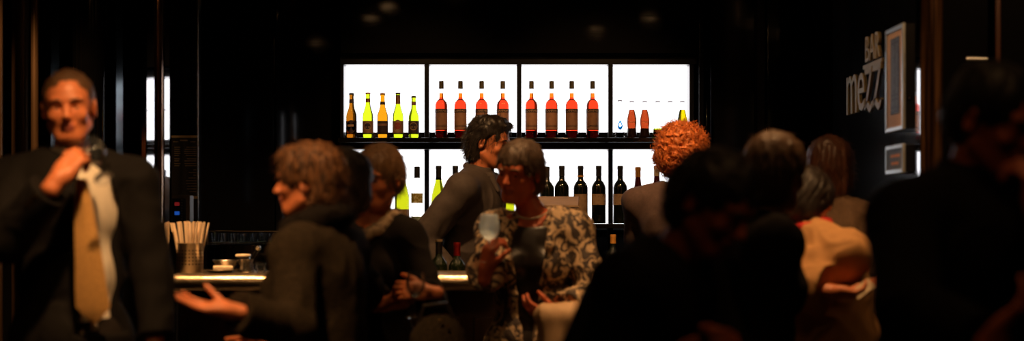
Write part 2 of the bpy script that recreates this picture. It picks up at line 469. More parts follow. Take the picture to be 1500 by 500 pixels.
class Person:
    def __init__(s, label, headc, S=1.75, yaw=0, lean=0, side=0, head=(0, 0, 0), fem=False, skin='skin', wid=1.0, q=None,
                 off=0, group=None):
        s.S = S; s.fem = fem; s.q = q or S / 1.76 * (0.97 if fem else 1.0)
        s.hc = np.array(headc, float); s.H = rot(*head); s.B = rot(yaw, lean, side); s.Y = rot(yaw)
        s.skin = M[skin]
        nb = s.hc + s.H @ (np.array((0, .022, -.085)) * s.q)            # top of neck
        nd = unit((s.B @ np.array((0, 0, 1.0))) * .6 + (s.H @ np.array((0, .0, 1.0))) * .4)
        s.neck0 = nb - nd * .085 * s.q; s.neck1 = nb
        s.sw = S * (.108 if not fem else .098) * wid
        s.neck0 = s.neck0 + np.array((off * .4, 0, 0)); s.pel = s.neck0 - s.B @ np.array((0, 0, .315 * S)) + np.array((off * .6, 0, 0))
        s.neck0 = s.pel + s.B @ np.array((0, 0, .315 * S)) if off else s.neck0
        s.foot = np.array((s.pel[0], s.pel[1], 0.0))
        s.root = thing('person', label, 'person', tuple(s.foot), 0, group)
        s.wid = wid; s.org = s.foot
        s.arm = {}
        for nm, sx in (('R', -1), ('L', 1)):
            sh = s.U(sx * s.sw, .005, .275 * S); s.arm[nm] = dict(sh=sh, wr=None)
        s.hands = {}
    def U(s, x, y, z): return s.pel + s.B @ np.array((x, y, z), float)
    def setarm(s, nm, wrist=None, hint=(0, .3, -1), hand=None):
        a = s.arm[nm]; sx = -1 if nm == 'R' else 1
        if wrist is None: wrist = s.U(sx * (s.sw + .06), -.06, -.03 * s.S)
        a['el'], a['wr'] = ik(a['sh'], np.array(wrist, float), .172 * s.S, .150 * s.S, hint)
        if hand is None:
            d = a['wr'] - a['el']; hand = dict(Fd=d, N=s.Y @ np.array((-sx, 0.2, 0.)), curl=25)
        s.hands[nm] = hand
    def torso(s, f, t=0.0, k=.04, lo=None):
        """torso surface pushed out by t"""
        S = s.S / 1.76; B = s.B; W = s.wid
        fw = .92 if s.fem else 1.0
        f.ell(s.U(0, .0, .225 * s.S), (.155 * S * fw * W + t, .112 * S * W + t, .16 * S + t), B, k)
        f.ell(s.U(0, -.005, .11 * s.S), (.138 * S * fw * W + t, .105 * S * W + t, .17 * S + t), B, k)
        f.ell(s.U(0, .005, -.01 * s.S), (.160 * S * W * (1.03 if s.fem else .98) + t, .118 * S * W + t, .12 * S + t), B, k)
        if s.fem:
            for sx in (-1, 1): f.ell(s.U(sx * .07 * S, -.088 * S, .195 * s.S), (.058 + t, .050 + t, .055 + t), B, .03)
        for nm, sx in (('R', -1), ('L', 1)):
            sh = s.arm[nm]['sh']
            f.cap(s.U(sx * .045, .01, .300 * s.S), sh, .045 * S + t, .050 * S + t, .045)
    def sleeve(s, f, nm, t, end=.9, k=.025, flare=0, upto=None):
        a = s.arm[nm]; S = s.S / 1.76; g = (.9 if s.fem else 1.0)
        f.cap(a['sh'], a['el'], (.050 * g) * S + t, (.042 * g) * S + t, k)
        e = a['el'] + (a['wr'] - a['el']) * end
        f.cap(a['el'], e, .040 * g * S + t, .029 * S + t + flare, k, cut=True)
    def legs(s, f, t=0.0, top=1.0, low=.08, gap=.085):
        S = s.S / 1.76; zc = s.pel[2]
        for sx in (-1, 1):
            hip = s.pel + s.Y @ np.array((sx * gap, 0, -.03)); ank = s.foot + s.Y @ np.array((sx * (gap + .02), .03, low))
            L = .245 * s.S
            kn, _ = ik(hip, ank, max(.262 * s.S, 0), max(.245 * s.S, 0), s.Y @ np.array((sx * .1, -1, 0.)))
            f.cap(hip, kn, .085 * S + t, .058 * S + t, .03); f.cap(kn, ank, .056 * S + t, .036 * S + t * 1.4, .03)
    def body(s, h=.006, eyes=True):
        for nm in ('R', 'L'):
            if s.arm[nm]['wr'] is None: s.setarm(nm)
        f = SDF(); s.torso(f)
        f.cap(s.neck0 - unit(s.neck1 - s.neck0) * .05, s.neck1, .062 * s.q * (.85 if s.fem else 1), .052 * s.q * (.88 if s.fem else 1), .03)
        for nm in ('R', 'L'):
            a = s.arm[nm]; S = s.S / 1.76
            f.cap(a['sh'], a['el'], .045 * S, .037 * S, .03); f.cap(a['el'], a['wr'], .037 * S, .026 * S, .02)
        s.legs(f)
        for sx in (-1, 1):
            ank = s.foot + s.Y @ np.array((sx * .105, .03, .06))
            f.cap(ank, s.foot + s.Y @ np.array((sx * .11, -.12, .04)), .035, .028, .02)
        add_head(f, s.hc, s.H, s.q)
        for nm in ('R', 'L'):
            hd = dict(s.hands[nm]); Fd = hd.pop('Fd'); N = hd.pop('N'); sd = hd.pop('side', 1 if nm == 'R' else -1)
            add_hand(f, s.arm[nm]['wr'], Fd, N, sd, q=s.q * (.92 if s.fem else 1.02), **hd)
        o = f.build('body', [s.skin, M['lip']], s.root, h, s.org, pick=head_pick(s.hc, s.H, s.q))
        if eyes:
            for sx in (-1, 1):
                mb = MB(); c = s.hc + s.H @ (np.array((sx * .031, -.0705, .001)) * s.q)
                pr = [(math.sin(PI * i / 10) * .0122 * s.q, -math.cos(PI * i / 10) * .0122 * s.q) for i in range(11)]
                Rx = s.H @ np.array(Matrix.Rotation(R(90), 3, 'X'))
                mb.lathe(pr[:9], 16, c, 0, Rx); mb.lathe(pr[8:], 16, c, 1, Rx)
                mb.build('eye', [M['eye_white'], M['iris']], s.root, org=s.org)
        return o
    def brows(s, m):
        for sx in (-1, 1):
            T = lambda x, y, z: s.hc + s.H @ (np.array((x, y, z)) * s.q)
            MB().tube([T(sx * .014, -.0935, .022), T(sx * .03, -.0925, .027), T(sx * .047, -.082, .022)], [.003, .0042, .002], 6).build('eyebrow', m, s.root, org=s.org)
    def hair(s, m, vol=.018, back=0.0, fringe=0.0, side=.0, amp=.006, freq=(90, 90, 22), curly=0, tufts=0, tl=.03, tr=.0011, h=.005,
             top=.0, shape=None, seed=1, faceless=True, bald=False):
        q = s.q; H = s.H; f = SDF(); T = lambda x, y, z: s.hc + H @ (np.array((x, y, z)) * q)
        E = lambda c, r, k=.02, op='u': f.ell(T(*c), np.array(r) * q, H, k, op)
        E((0, .018, .034), (.074 + vol, .094 + vol, .082 + vol + top))
        E((0, .055, -.010), (.066 + vol, .058 + vol, .07 + vol * .6))
        if back: E((0, .050, -.045 - back * .5), (.064 + vol, .050 + vol, .05 + back * .7))
        if side:
            for sx in (-1, 1): E((sx * .066, .004, -.02 - side * .5), (.018 + vol * .6, .045, .045 + side * .6))
        if shape: shape(f, T, E)
        # open the face
        E((0, -.100, -.050 + fringe * -.0), (.066, .088, .094 - fringe), .012, 's')
        if not side and not bald:
            for sx in (-1, 1): E((sx * .085, -.012, -.045), (.03, .045, .045), .01, 's')
        if bald: E((0, -.06, .09), (.05, .07, .055), .015, 's')
        fr = np.array(freq)
        def dn(P):
            L = (P - s.hc) @ H / q
            wv = vnoise(L * 18 + 3, seed)[:, None] * .6
            if curly: return -amp * (1 - 2 * np.abs(vnoise(L * curly + wv, seed)) + .6 * vnoise(L * curly * 2.1 + 9, seed + 2))
            return -amp * (vnoise(L * fr + wv, seed) + .6 * vnoise(L * fr * .45 + 5, seed + 1))
        f.displace(dn)
        ex = None
        if tufts:
            def ex(V, Q):
                g = np.random.default_rng(seed + 11)
                ii = g.integers(0, len(Q), tufts); qd = V[Q[ii]]
                c0 = qd.mean(1); nn = np.cross(qd[:, 2] - qd[:, 0], qd[:, 3] - qd[:, 1]); nn /= np.linalg.norm(nn, axis=1)[:, None] + 1e-9
                down = -H[:, 2]; out = []; tris = []; bi = len(V)
                for c, n in zip(c0, nn):
                    r3 = g.normal(size=3)
                    if curly:
                        ax = unit(n + r3 * .5); a = unit(np.cross(ax, r3)); b = np.cross(ax, a); ph = g.uniform(0, 6); rr = g.uniform(.004, .008)
                        pts = [c + ax * tl * u * g.uniform(.8, 1) + rr * (a * math.cos(ph + u * 9) + b * math.sin(ph + u * 9)) for u in np.linspace(0, 1, 8)]
                    else:
                        d = unit(n * .55 + down * .7 + r3 * .35); L = tl * g.uniform(.5, 1.1)
                        pts = []; p = c.copy()
                        for u in range(4): pts.append(p.copy()); d = unit(d + down * .18 + n * .05); p = p + d * L / 3
                    base = bi + len(out) ; K = len(pts)
                    for j, p in enumerate(pts):
                        t = pts[min(j + 1, K - 1)] - pts[max(j - 1, 0)]; a = unit(np.cross(t, n + .01)); b = unit(np.cross(t, a)); r = tr * (1 - .8 * j / (K - 1))
                        out += [p + a * r, p - a * .5 * r + b * .87 * r, p - a * .5 * r - b * .87 * r]
                    for j in range(K - 1):
                        for kk in range(3): tris.append((base + j * 3 + kk, base + j * 3 + (kk + 1) % 3, base + j * 3 + 3 + (kk + 1) % 3, base + j * 3 + 3 + kk))
                return np.array(out), np.array(tris) - len(V)
        return f.build('hair', m, s.root, h, s.org, extra=ex)
    def garment(s, name, m, t=.02, t_sl=None, sleeves=1.0, flare=0.0, hem=.0, neck=True, neck_r=.07, wr=.004, wf=9, h=.007, hooks=None,
                both=('R', 'L'), k=.04, seed=3, tag_=None, coll=0, parent=None, pick=None):
        f = SDF(); s.torso(f, t, k)
        t2 = t * .8 if t_sl is None else t_sl
        if sleeves:
            for nm in both: s.sleeve(f, nm, t2, sleeves, flare=flare)
        if hem:   # coat skirt below the hips
            f.cap(s.U(0, 0, -.03), s.pel + np.array((0, 0, -hem)), .15 * s.wid + t, .17 * s.wid + t, .05, cut=True)
        if coll:
            n = unit(s.neck1 - s.neck0)
            f.cap(s.neck0 - n * .03, s.neck0 + n * coll, .066 + t, .058 + t * .6, .02, cut=True)
        if neck:
            n = unit(s.neck1 - s.neck0)
            f.cap(s.neck0 + n * .0, s.neck0 + n * .2, neck_r * s.q, neck_r * 1.2 * s.q, .01, 's')
        if hooks: hooks(f)
        f.displace(wrinkle(wr, wf, seed))
        return f.build(name, m, parent or s.root, h, s.org, pick=pick)
    def trousers(s, m, t=.012, h=.009):
        f = SDF(); s.legs(f, t, low=.06)
        f.ell(s.U(0, .005, -.01 * s.S), (.165 * s.wid + t, .12 * s.wid + t, .11 + t), s.B, .04)
        f.displace(wrinkle(.003, 8, 21)); f.build('trousers', m, s.root, h, s.org)
    def shoes(s, m):
        for sx in (-1, 1):
            f = SDF(); P = lambda x, y, z: s.foot + s.Y @ np.array((sx * .108 + x, y, z))
            f.ell(P(0, -.09, .035), (.048, .13, .036), s.Y, .02); f.ell(P(0, .03, .045), (.040, .06, .048), s.Y, .02)
            f.fun(P(0, 0, 0) - .3, P(0, 0, 0) + np.array((.3, .3, 0)), lambda X, Y, Z: (Z - .0015) + 0 * X + 0 * Y, .002)
            f.build('shoe', m, s.root, .008, s.org)

def glass_lathe(kind='wine', q=1.0):
    if kind == 'wine':
        outer = [(0.0, 0), (.034, 0), (.034, .002), (.010, .006), (.004, .012), (.0035, .075), (.006, .085), (.022, .094), (.036, .112), (.040, .135), (.037, .165), (.032, .188)]
        inner = [(.0308, .188), (.0358, .165), (.0388, .135), (.0345, .113), (.020, .097), (.0, .091)]
    else:
        outer = [(0, 0), (.030, 0), (.031, .004), (.036, .09)]; inner = [(.0348, .09), (.029, .010), (0, .009)]
    return [(r * q, z * q) for r, z in outer + inner]

def wine_glass(label, base, axis=(0, 0, 1), wine=None, group=None, q=1.0, m='glass_wine'):
    """wine glass standing or held: base point and axis"""
    z = unit(axis); x = unit(np.cross((0, 1, .01), z)); y = np.cross(z, x); Rm = np.stack([x, y, z], 1)
    t = thing('wine_glass', label, 'glass', tuple(base), 0, group); t.rotation_euler = Matrix(Rm.tolist()).to_euler()
    o = glass_lathe('wine', q)
    MB().lathe([p for p in o[:7]], 28).build('stem', M[m], t)
    MB().lathe([p for p in o[6:]], 32).build('bowl', M[m], t)
    if wine:
        MB().lathe([(0, .0915 * q), (.0195 * q, .0975 * q), (.034 * q, .1135 * q), (.0365 * q, .128 * q), (0, .128 * q)], 28).build('wine', M[wine], t)
    return t
# ------------------------------------------------------------------ the room
X0, X1, Y0, Y1 = -4.2, 4.2, -5.0, 11.2
struct('floor', MB().box(((X0 + X1) / 2, (Y0 + Y1) / 2, -.05), (X1 - X0 + .4, Y1 - Y0 + .4, .1)), M['floor'])
struct('ceiling', MB().box(((X0 + X1) / 2, (Y0 + Y1) / 2, CEIL + .05), (X1 - X0 + .4, Y1 - Y0 + .4, .1)), M['ceiling'])
struct('wall_left', MB().box((X0 - .1, (Y0 + Y1) / 2, CEIL / 2), (.2, Y1 - Y0 + .4, CEIL)), M['black_gloss'])
struct('wall_right', MB().box((X1 + .1, (Y0 + Y1) / 2, CEIL / 2), (.2, Y1 - Y0 + .4, CEIL)), M['black_matte'])
struct('wall_back', MB().box(((X0 + X1) / 2, Y1 + .1, CEIL / 2), (X1 - X0, .2, CEIL)), M['black_matte'])
struct('wall_front', MB().box(((X0 + X1) / 2, Y0 - .1, CEIL / 2), (X1 - X0, .2, CEIL)), M['black_matte'])
M['amber_cloth'] = mat('amber_textured_panel', (0.16, 0.10, 0.045), 0.6, var=0.5, scale=70, bump=.2, bscale=120)

def xa(px, d): return (px - 750) / F * d
def za(py, d): return CAMZ + (HOR - py) / F * d

# lacquered panelling left and right of the back bar
D = 10.3
def panel(n, pa, pb, d, m, z0=0.0, z1=CEIL, th=.06):
    a, b = xa(pa, d), xa(pb, d)
    return struct('trim_%d' % n, MB().box(((a + b) / 2, d + th / 2, (z0 + z1) / 2), (b - a, th, z1 - z0)), m, bevel=.004)
panel(1, 292, 402.5, D, M['black_gloss']); panel(2, 404, 499, D - .02, M['fascia'])
panel(3, 1024, 1031, 9.96, M['black_gloss']); panel(4, 1034, 1037, 9.98, M['dark_chrome'], .9, 1.93)
panel(5, 1041, 1106, 10.1, M['black_gloss']); panel(6, 1108, 1121, 10.15, M['wood_dark']); panel(7, 1124, 1188, 10.1, M['black_gloss'])
struct('trim_8', MB().box((xa(1206, 10.6), 10.7, 2.62), (xa(1224, 10.6) - xa(1186, 10.6), .05, .70)), M['amber_cloth'])
struct('trim_9', MB().box((xa(1206, 10.6), 10.7, 1.72), (xa(1224, 10.6) - xa(1186, 10.6), .05, .90)), M['amber_cloth'])
struct('trim_10', MB().box((xa(1206, 10.6), 10.66, 2.22), (xa(1232, 10.6) - xa(1180, 10.6), .12, .10)), M['black_gloss'])
struct('trim_11', MB().box((xa(1194, 10.2), 10.2, za(34, 10.2)), (.10, .03, .012)), M['chrome'])
# glossy fascia above the shelves: it mirrors the ceiling lamps
struct('trim_12', MB().box(((xa(500, 9.95) + xa(1022, 9.95)) / 2, 10.0, (2.19 + CEIL) / 2), (xa(1022, 9.95) - xa(500, 9.95), .1, CEIL - 2.19)), M['fascia'])

# side wall with the lettering
WX = 1.57
struct('wall_right_sign', MB().box((WX + .08, 8.17, CEIL / 2), (.16, 2.04, CEIL)), M['black_gloss'])
M['letter'] = mat('sign_lettering', (0.46, 0.36, 0.15), 0.55, var=.12, scale=10)
def wall_text(mb, txt, ya, yb, z0, z1):
    V, Fc = text_mb(txt, ya - yb, z1 - z0, .006)
    mb.raw([(WX - v[2] - .001, ya - v[0], z0 + v[1]) for v in V], [tuple(reversed(f)) for f in Fc])
def ribbon(mb, pts, widths, ya, yb, z0, z1):
    """flat stroke in unit coordinates (u right, v up) put on the wall"""
    P = [np.array(p, float) for p in pts]; K = len(P); V = []
    for i, p in enumerate(P):
        t = P[min(i + 1, K - 1)] - P[max(i - 1, 0)]; t = t * np.array((ya - yb, z1 - z0)); t /= np.linalg.norm(t); n = np.array((-t[1], t[0]))
        c = np.array((ya - p[0] * (ya - yb), z0 + p[1] * (z1 - z0)))
        for s_ in (1, -1):
            q = c + np.array((-n[0], n[1])) * widths[i] * s_ / 2
            for dx in (.001, .007): V.append((WX - dx, q[0], q[1]))
    Q = []
    for i in range(K - 1):
        a = i * 4; b = a + 4; Q += [(a, b, b + 1, a + 1), (a + 2, a + 3, b + 3, b + 2), (a + 1, b + 1, b + 3, a + 3), (a, a + 2, b + 2, b)]
    Q += [(0, 1, 3, 2), (a + 4, a + 6, a + 7, a + 5)]
    mb.raw(V, Q)
sg = thing('wall_sign', 'tan BAR mezz lettering on the dark side wall', 'sign', (WX, 8.3, 1.9))
def sign_part(n, fn):
    mb = MB(); fn(mb); mb.build(n, M['letter'], sg, org=(WX, 8.3, 1.9), smooth=False)
sign_part('bar_lettering', lambda mb: wall_text(mb, 'BAR', 8.31, 7.99, 2.003, 2.115))
sign_part('underline', lambda mb: mb.box((WX - .004, 8.15, 1.984), (.006, .42, .016)))
sign_part('m_letter', lambda mb: wall_text(mb, 'm', 8.775, 8.52, 1.795, 1.972))
sign_part('e_letter', lambda mb: wall_text(mb, 'e', 8.495, 8.335, 1.795, 1.965))
def zz(ya, yb):
    def f(mb):
        ribbon(mb, [(.05, .93), (.5, .93), (.98, .93)], [.026] * 3, ya, yb, 1.792, 1.975)
        ribbon(mb, [(.88, .92), (.55, .5), (.18, .10)], [.030, .034, .030], ya, yb, 1.792, 1.975)
        ribbon(mb, [(.0, .02), (.12, .12), (.3, .15), (.5, .06), (.7, -.01), (.88, .03), (1.0, .16)], [.012, .024, .03, .032, .03, .022, .01], ya, yb, 1.792, 1.975)
    return f
sign_part('z_letter', zz(8.33, 8.155)); sign_part('z_letter', zz(8.145, 7.955))

# glazed menu case and little notice on the same wall
M['paper'] = mat('cream_paper', (0.80, 0.50, 0.24), 0.7, var=.1)
M['menu_dark'] = mat('dark_printed_sheet', (0.035, 0.037, 0.04), 0.6, var=.4, scale=90)
M['print_grey'] = mat('grey_print', (0.25, 0.25, 0.25), 0.6)
M['notice'] = mat('grey_notice_sheet', (0.13, 0.15, 0.16), 0.6, var=.2)
M['print_orange'] = mat('orange_print', (0.75, 0.30, 0.10), 0.6)
def case(label, ya, yb, z0, z1, full):
    t = thing('menu_case' if full else 'wall_notice', label, 'menu case' if full else 'notice', (WX, (ya + yb) / 2, z0))
    o = (WX, (ya + yb) / 2, z0); yc = (ya + yb) / 2; zc = (z0 + z1) / 2; W_ = ya - yb; Hh = z1 - z0
    MB().box((WX - .033, yc, zc), (.064, W_ - .004, Hh - .004)).build('box', M['frame_black'], t, org=o, bevel=.002)
    m = MB(); fw = .016
    m.box((WX - .067, ya - fw / 2, zc), (.012, fw, Hh)); m.box((WX - .067, yb + fw / 2, zc), (.012, fw, Hh))
    m.box((WX - .067, yc, z0 + fw / 2), (.012, W_ - 2 * fw, fw)); m.box((WX - .067, yc, z1 - fw / 2), (.012, W_ - 2 * fw, fw))
    m.build('frame', M['alu'], t, org=o, bevel=.002)
    if full:
        MB().box((WX - .0665, yc, zc), (.003, W_ - 2 * fw, Hh - 2 * fw)).build('sheet', M['paper'], t, org=o)
        MB().box((WX - .069, yc - .01, zc + .012), (.002, W_ * .50, Hh * .73)).build('menu_card', M['menu_dark'], t, org=o)
        g = np.random.default_rng(4); m = MB()
        for i in range(34):
            z = z1 - .055 - i * .0082
            if g.random() < .15: continue
            l = W_ * .20 * g.uniform(.5, 1); m.box((WX - .0705, yc + .055 - l / 2 + .0, z), (.001, l, .0025))
            l = W_ * .16 * g.uniform(.4, 1); m.box((WX - .0705, yc - .03 - l / 2, z), (.001, l, .0025))
        m.build('print', M['print_grey'], t, org=o, smooth=False)
        MB().lathe([(.008, 0), (.008, .006), (0, .007)], 14, (0, 0, 0), 0, np.array(Matrix.Rotation(R(90), 3, 'X'))).build('lock', M['chrome'], t).location = (WX - .045 - o[0], yb - .001 - o[1], .12)
    else:
        MB().box((WX - .0665, yc, zc), (.003, W_ - 2 * fw, Hh - 2 * fw)).build('sheet', M['notice'], t, org=o)
        m = MB()
        for zz_, a, b in ((.62, .25, .78), (.36, .30, .70)):
            y = ya - W_ * a; g = np.random.default_rng(int(zz_ * 50))
            while y > ya - W_ * b:
                l = g.uniform(.008, .016); m.box((WX - .069, y - l / 2, z0 + Hh * zz_), (.001, l, .011)); y -= l + .003
        m.build('print', M['print_orange'], t, org=o, smooth=False)
case('aluminium-framed glazed menu case with a dark card, beside the BAR mezz lettering', 7.53, 7.20, 1.655, 2.064, True)
case('small framed notice with two orange lines, under the glazed menu case', 7.53, 7.20, 1.488, 1.600, False)

# columns: polished, standing floor to ceiling
M['bronze_reflections'] = mat('bronze_mirrored_streaks', (0.30, 0.15, 0.07), 0.28, 0.75, col2=(.03, .015, .01), scale=16, stretch=(9, 9, .12), lo=.42, hi=.6, bump=.25, bscale=30)  # streaks in the colour stand for warm reflections on the column
M['mirror'] = mat('polished_fin', (0.80, 0.80, 0.82), 0.03, 1.0, var=.04)
M['smoked'] = mat('smoked_mirror_fin', (0.10, 0.125, 0.14), 0.10, 1.0, var=.2, scale=3)
M['bronze_soft'] = mat('satin_bronze', (0.34, 0.20, 0.10), 0.35, 0.45, var=.4, scale=4, stretch=(5, 5, .4))
def column(n, px, d, r, m):
    struct('column_%d' % n, MB().lathe([(r, 0), (r, CEIL)], 96, (xa(px, d), d, 0)), m)
column(1, 1363, 6.95, .044, M['bronze_reflections'])
column(2, 232, 7.90, .018, M['bronze'])
column(3, 132, 9.60, .09, M['black_gloss'])
column(4, 30, 9.7, .045, M['bronze_soft'])
column(5, -6, 9.2, .035, M['bronze_soft'])
column(6, 51, 9.5, .020, M['bronze_soft'])
def fin(n, pa, pb, d, deg, m):
    """slim upright polished fin, turned towards the light boxes"""
    t = R(deg); cxx = xa((pa + pb) / 2, d); w_ = (xa(pb, d) - xa(pa, d)) / max(abs(math.sin(t + math.atan2(-cxx, d))), .1)
    Rz = rot(-deg)
    struct('trim_%d' % n, MB().box((0, 0, CEIL / 2), (.006, w_, CEIL), Rz), m).location = (cxx, d, 0)
fin(20, 214.5, 226, 8.0, 18.5, M['mirror']); fin(24, 240.5, 247, 7.95, 17.9, M['mirror']); fin(25, 1343, 1348, 6.85, -6.3, M['mirror'])  # second and last added to give the columns their light-box strip
fin(21, 207, 214, 8.05, 30, M['smoked'])
fin(22, 169.5, 179, 8.3, 21.2, M['smoked']); fin(23, 74, 86, 8.2, 20.9, M['smoked'])
# dark wall right of the bronze column with a bar added for a lamp reflection
struct('wall_right_door', MB().box((2.92, 7.45, CEIL / 2), (2.36, .2, CEIL)), M['black_gloss'])
M['red_wood'] = mat('reddish_wood_stile', (0.10, 0.03, 0.015), 0.3, var=.5, stretch=(8, 8, .6))
struct('trim_13', MB().box((xa(1461, 7.3), 7.31, 2.3), (.022, .04, 1.4)), M['red_wood'], bevel=.003)
rl = thing('lamp_glint_bar', 'short bar standing in for a lamp reflection on the dark wall, right of the bronze column', 'rail', (xa(1415, 7.3), 7.3, za(87, 7.3)))
MB().tube([(-.075, -.03, 0), (.075, -.03, 0)], .008, 12).build('bar', M['alu'], rl)
for sx in (-1, 1): MB().tube([(sx * .055, -.03, 0), (sx * .055, .05, 0)], .005, 8).build('bracket', M['chrome'], rl)

# ceiling lamps, including the added ones
for i, (x, y, aim, wt, cone) in enumerate(SPOTS):
    t = thing('ceiling_or_fill_light', 'round recessed warm ceiling downlight above the crowded bar, in a set with added fill lamps', 'ceiling lamp', (x, y, CEIL), 0, 'ceiling downlights')
    MB().lathe([(.085, 0), (.085, -.012), (.066, -.014), (.064, -.001)], 32).build('trim_ring', M['alu'], t)
    MB().lathe([(.064, -.004), (0, -.004)], 32).build('lamp_disc', M['lamp'], t)
    L = bpy.data.lights.new('downlight_beam', 'SPOT'); L.energy = wt; L.color = WARM; L.spot_size = R(cone); L.spot_blend = .6; L.shadow_soft_size = .05
    lo = bpy.data.objects.new('downlight_beam', L); COL.objects.link(lo)
    lo.location = (x, y, CEIL - .03); lo.rotation_euler = (Vector(aim) - Vector((x, y, CEIL))).to_track_quat('-Z', 'Y').to_euler()
# ------------------------------------------------------------------ back bar: light boxes, shelves
bb = thing('back_bar_shelving', 'black shelving of backlit white panels behind the bar', 'shelving', (.045, 10.1, 0))
ob = (.045, 10.1, 0)
FY = 10.0
def fbox(mb, pa, pb, ta, tb, y0=FY, y1=10.14, d=FY):
    a, b = xa(pa, d), xa(pb, d); c, e = za(tb, d), za(ta, d)
    mb.box(((a + b) / 2, (y0 + y1) / 2, (c + e) / 2), (b - a, y1 - y0, e - c))
colx = [(503.5, 621.5), (628.5, 757), (764, 891), (898, 1010)]
m = MB(); fbox(m, 498, 1021, 82.5, 94.5); m.build('top_rail', M['frame_black'], bb, org=ob, bevel=.002)
m = MB(); fbox(m, 499, 1019, 80.5, 82.2, 9.975, 10.1); m.build('top_trim', M['dark_chrome'], bb, org=ob)
for a, b in ((498, 503.5), (621.5, 628.5), (757, 764), (891, 898), (1010, 1016.5)):
    m = MB(); fbox(m, a, b, 94.5, 421.2, FY, 10.14); m.build('upright', M['frame_black'], bb, org=ob, bevel=.003)
m = MB(); fbox(m, 1017, 1019, 94.5, 421.2, 9.98, 10.1); m.build('edge_strip', M['dark_chrome'], bb, org=ob)
for zt, y0 in ((1.735, 9.80), (1.285, 9.74)):
    m = MB(); m.box(((xa(500, FY) + xa(1016, FY)) / 2, (y0 + 10.14) / 2, zt - .012), (xa(1016, FY) - xa(500, FY), 10.14 - y0, .024))
    m.build('shelf', M['black_gloss'], bb, org=ob, bevel=.003)
m = MB(); fbox(m, 503.5, 1010, 210.5, 219.5, 9.94, 10.14); m.build('middle_rail', M['frame_black'], bb, org=ob, bevel=.002)
m = MB(); m.box((xa(757, FY), 10.1, 1.755), (xa(1010, FY) - xa(503.5, FY), .012, .042)); m.build('back_lip', M['black_gloss'], bb, org=ob)
for a, b in colx:
    for (z0, z1) in ((1.76, 2.15), (1.275, 1.70)):
        c, e = xa(a - 3, FY), xa(b + 3, FY)
        MB().box(((c + e) / 2, 10.15, (z0 + z1) / 2), (e - c, .012, z1 - z0)).build('light_panel', M['panel'], bb, org=ob, smooth=False)
MB().box((.03, 10.2, 1.72), (1.92, .08, .94)).build('backboard', M['black_matte'], bb, org=ob)
# base cabinet with work counter under the shelves
bc = thing('back_counter_cabinet', 'low black cabinet under the backlit bottle shelves', 'cabinet', (.05, 9.95, 0)); oc = (.05, 9.95, 0)
MB().box((.05, 9.93, .455), (1.98, .6, .89)).build('body', M['black_gloss'], bc, org=oc, bevel=.004)
MB().box((.05, 9.91, .925), (2.02, .66, .04)).build('worktop', M['black_gloss'], bc, org=oc, bevel=.004)
for i in range(4):
    MB().box((-.69 + i * .493, 9.622, .46), (.47, .016, .78)).build('door', M['black_gloss'], bc, org=oc, bevel=.003)
MB().box((.05, 10.19, 1.10), (1.92, .02, .30)).build('splashback', M['black_matte'], bb, org=ob)

# ------------------------------------------------------------------ bottles
def dark(c, rough=.12): return c
M['wineglass_black'] = mat('dark_wine_bottle_glass', (0.006, 0.009, 0.006), 0.07, spec=.8, coat=.5)
M['cap_black'] = mat('black_capsule', (0.02, 0.02, 0.022), 0.35)
M['cap_olive'] = mat('dark_olive_cap', (0.09, 0.075, 0.04), 0.4)
M['cap_red'] = mat('red_foil_capsule', (0.55, 0.02, 0.015), 0.3, metal=.3)
M['cap_purple'] = mat('thin_purple_cap', (0.10, 0.03, 0.09), 0.5)
M['cap_cream'] = mat('cream_capsule_top', (0.65, 0.50, 0.30), 0.4)
M['cap_amber'] = mat('amber_capsule', (0.55, 0.26, 0.05), 0.4)
M['label_brown'] = mat('brown_label', (0.32, 0.16, 0.09), 0.6, var=.2, scale=60)
M['label_dark'] = mat('dark_label', (0.045, 0.025, 0.03), 0.6, var=.3)
M['label_band'] = mat('dark_label_band', (0.03, 0.012, 0.012), 0.6)
M['label_tan'] = mat('tan_label', (0.40, 0.26, 0.14), 0.6, var=.3, scale=50)
M['label_art'] = mat('art_wine_label', (0.42, 0.28, 0.16), 0.6, col2=(.10, .06, .04), scale=28, lo=.38, hi=.50, distort=1.5)
M['label_red'] = mat('red_label_disc', (0.35, 0.05, 0.03), 0.6)
M['label_gold'] = mat('gold_leaf_label', (0.33, 0.27, 0.02), 0.5, col2=(.75, .72, .45), scale=60, lo=.40, hi=.55)
M['print_tan'] = mat('tan_print', (0.55, 0.36, 0.22), 0.6)
M['blue_drop'] = thin_glass('blue_translucent_print', (0.004, 0.14, 0.34), .2)
M['liq_red'] = tinted('red_aperitif', (0.48, 0.026, 0.007))
M['liq_orange'] = tinted('orange_neck_aperitif', (0.52, 0.11, 0.006))
M['liq_amber'] = tinted('amber_beer_glass', (0.22, 0.070, 0.003), 1.4)
M['liq_gold'] = tinted('golden_beer_glass', (0.42, 0.17, 0.004), 1.4)
M['liq_green'] = tinted('green_beer_glass', (0.36, 0.46, 0.008), 1.4)
M['liq_white'] = tinted('white_wine_green_glass', (0.28, 0.31, 0.004), 1.4)
M['liq_pale'] = thin_glass('clear_bottle', (0.985, 0.99, 0.99), .5)
M['liq_cola'] = tinted('red_orange_soda', (0.24, 0.028, 0.006))
M['base_unlit'] = tinted('unlit_bottle_base', (0.02, 0.002, 0.002))
M['soda_black'] = mat('dark_soda_base', (0.02, 0.008, 0.008), .2)
M['liq_yellow'] = tinted('yellow_soda', (0.50, 0.36, 0.002))
M['liq_blue'] = thin_glass('pale_blue_base', (0.40, 0.52, 0.58), .3)
M['liq_rose'] = mat('dark_red_bottle_glass', (0.07, 0.008, 0.01), 0.1, spec=.8, coat=.5)

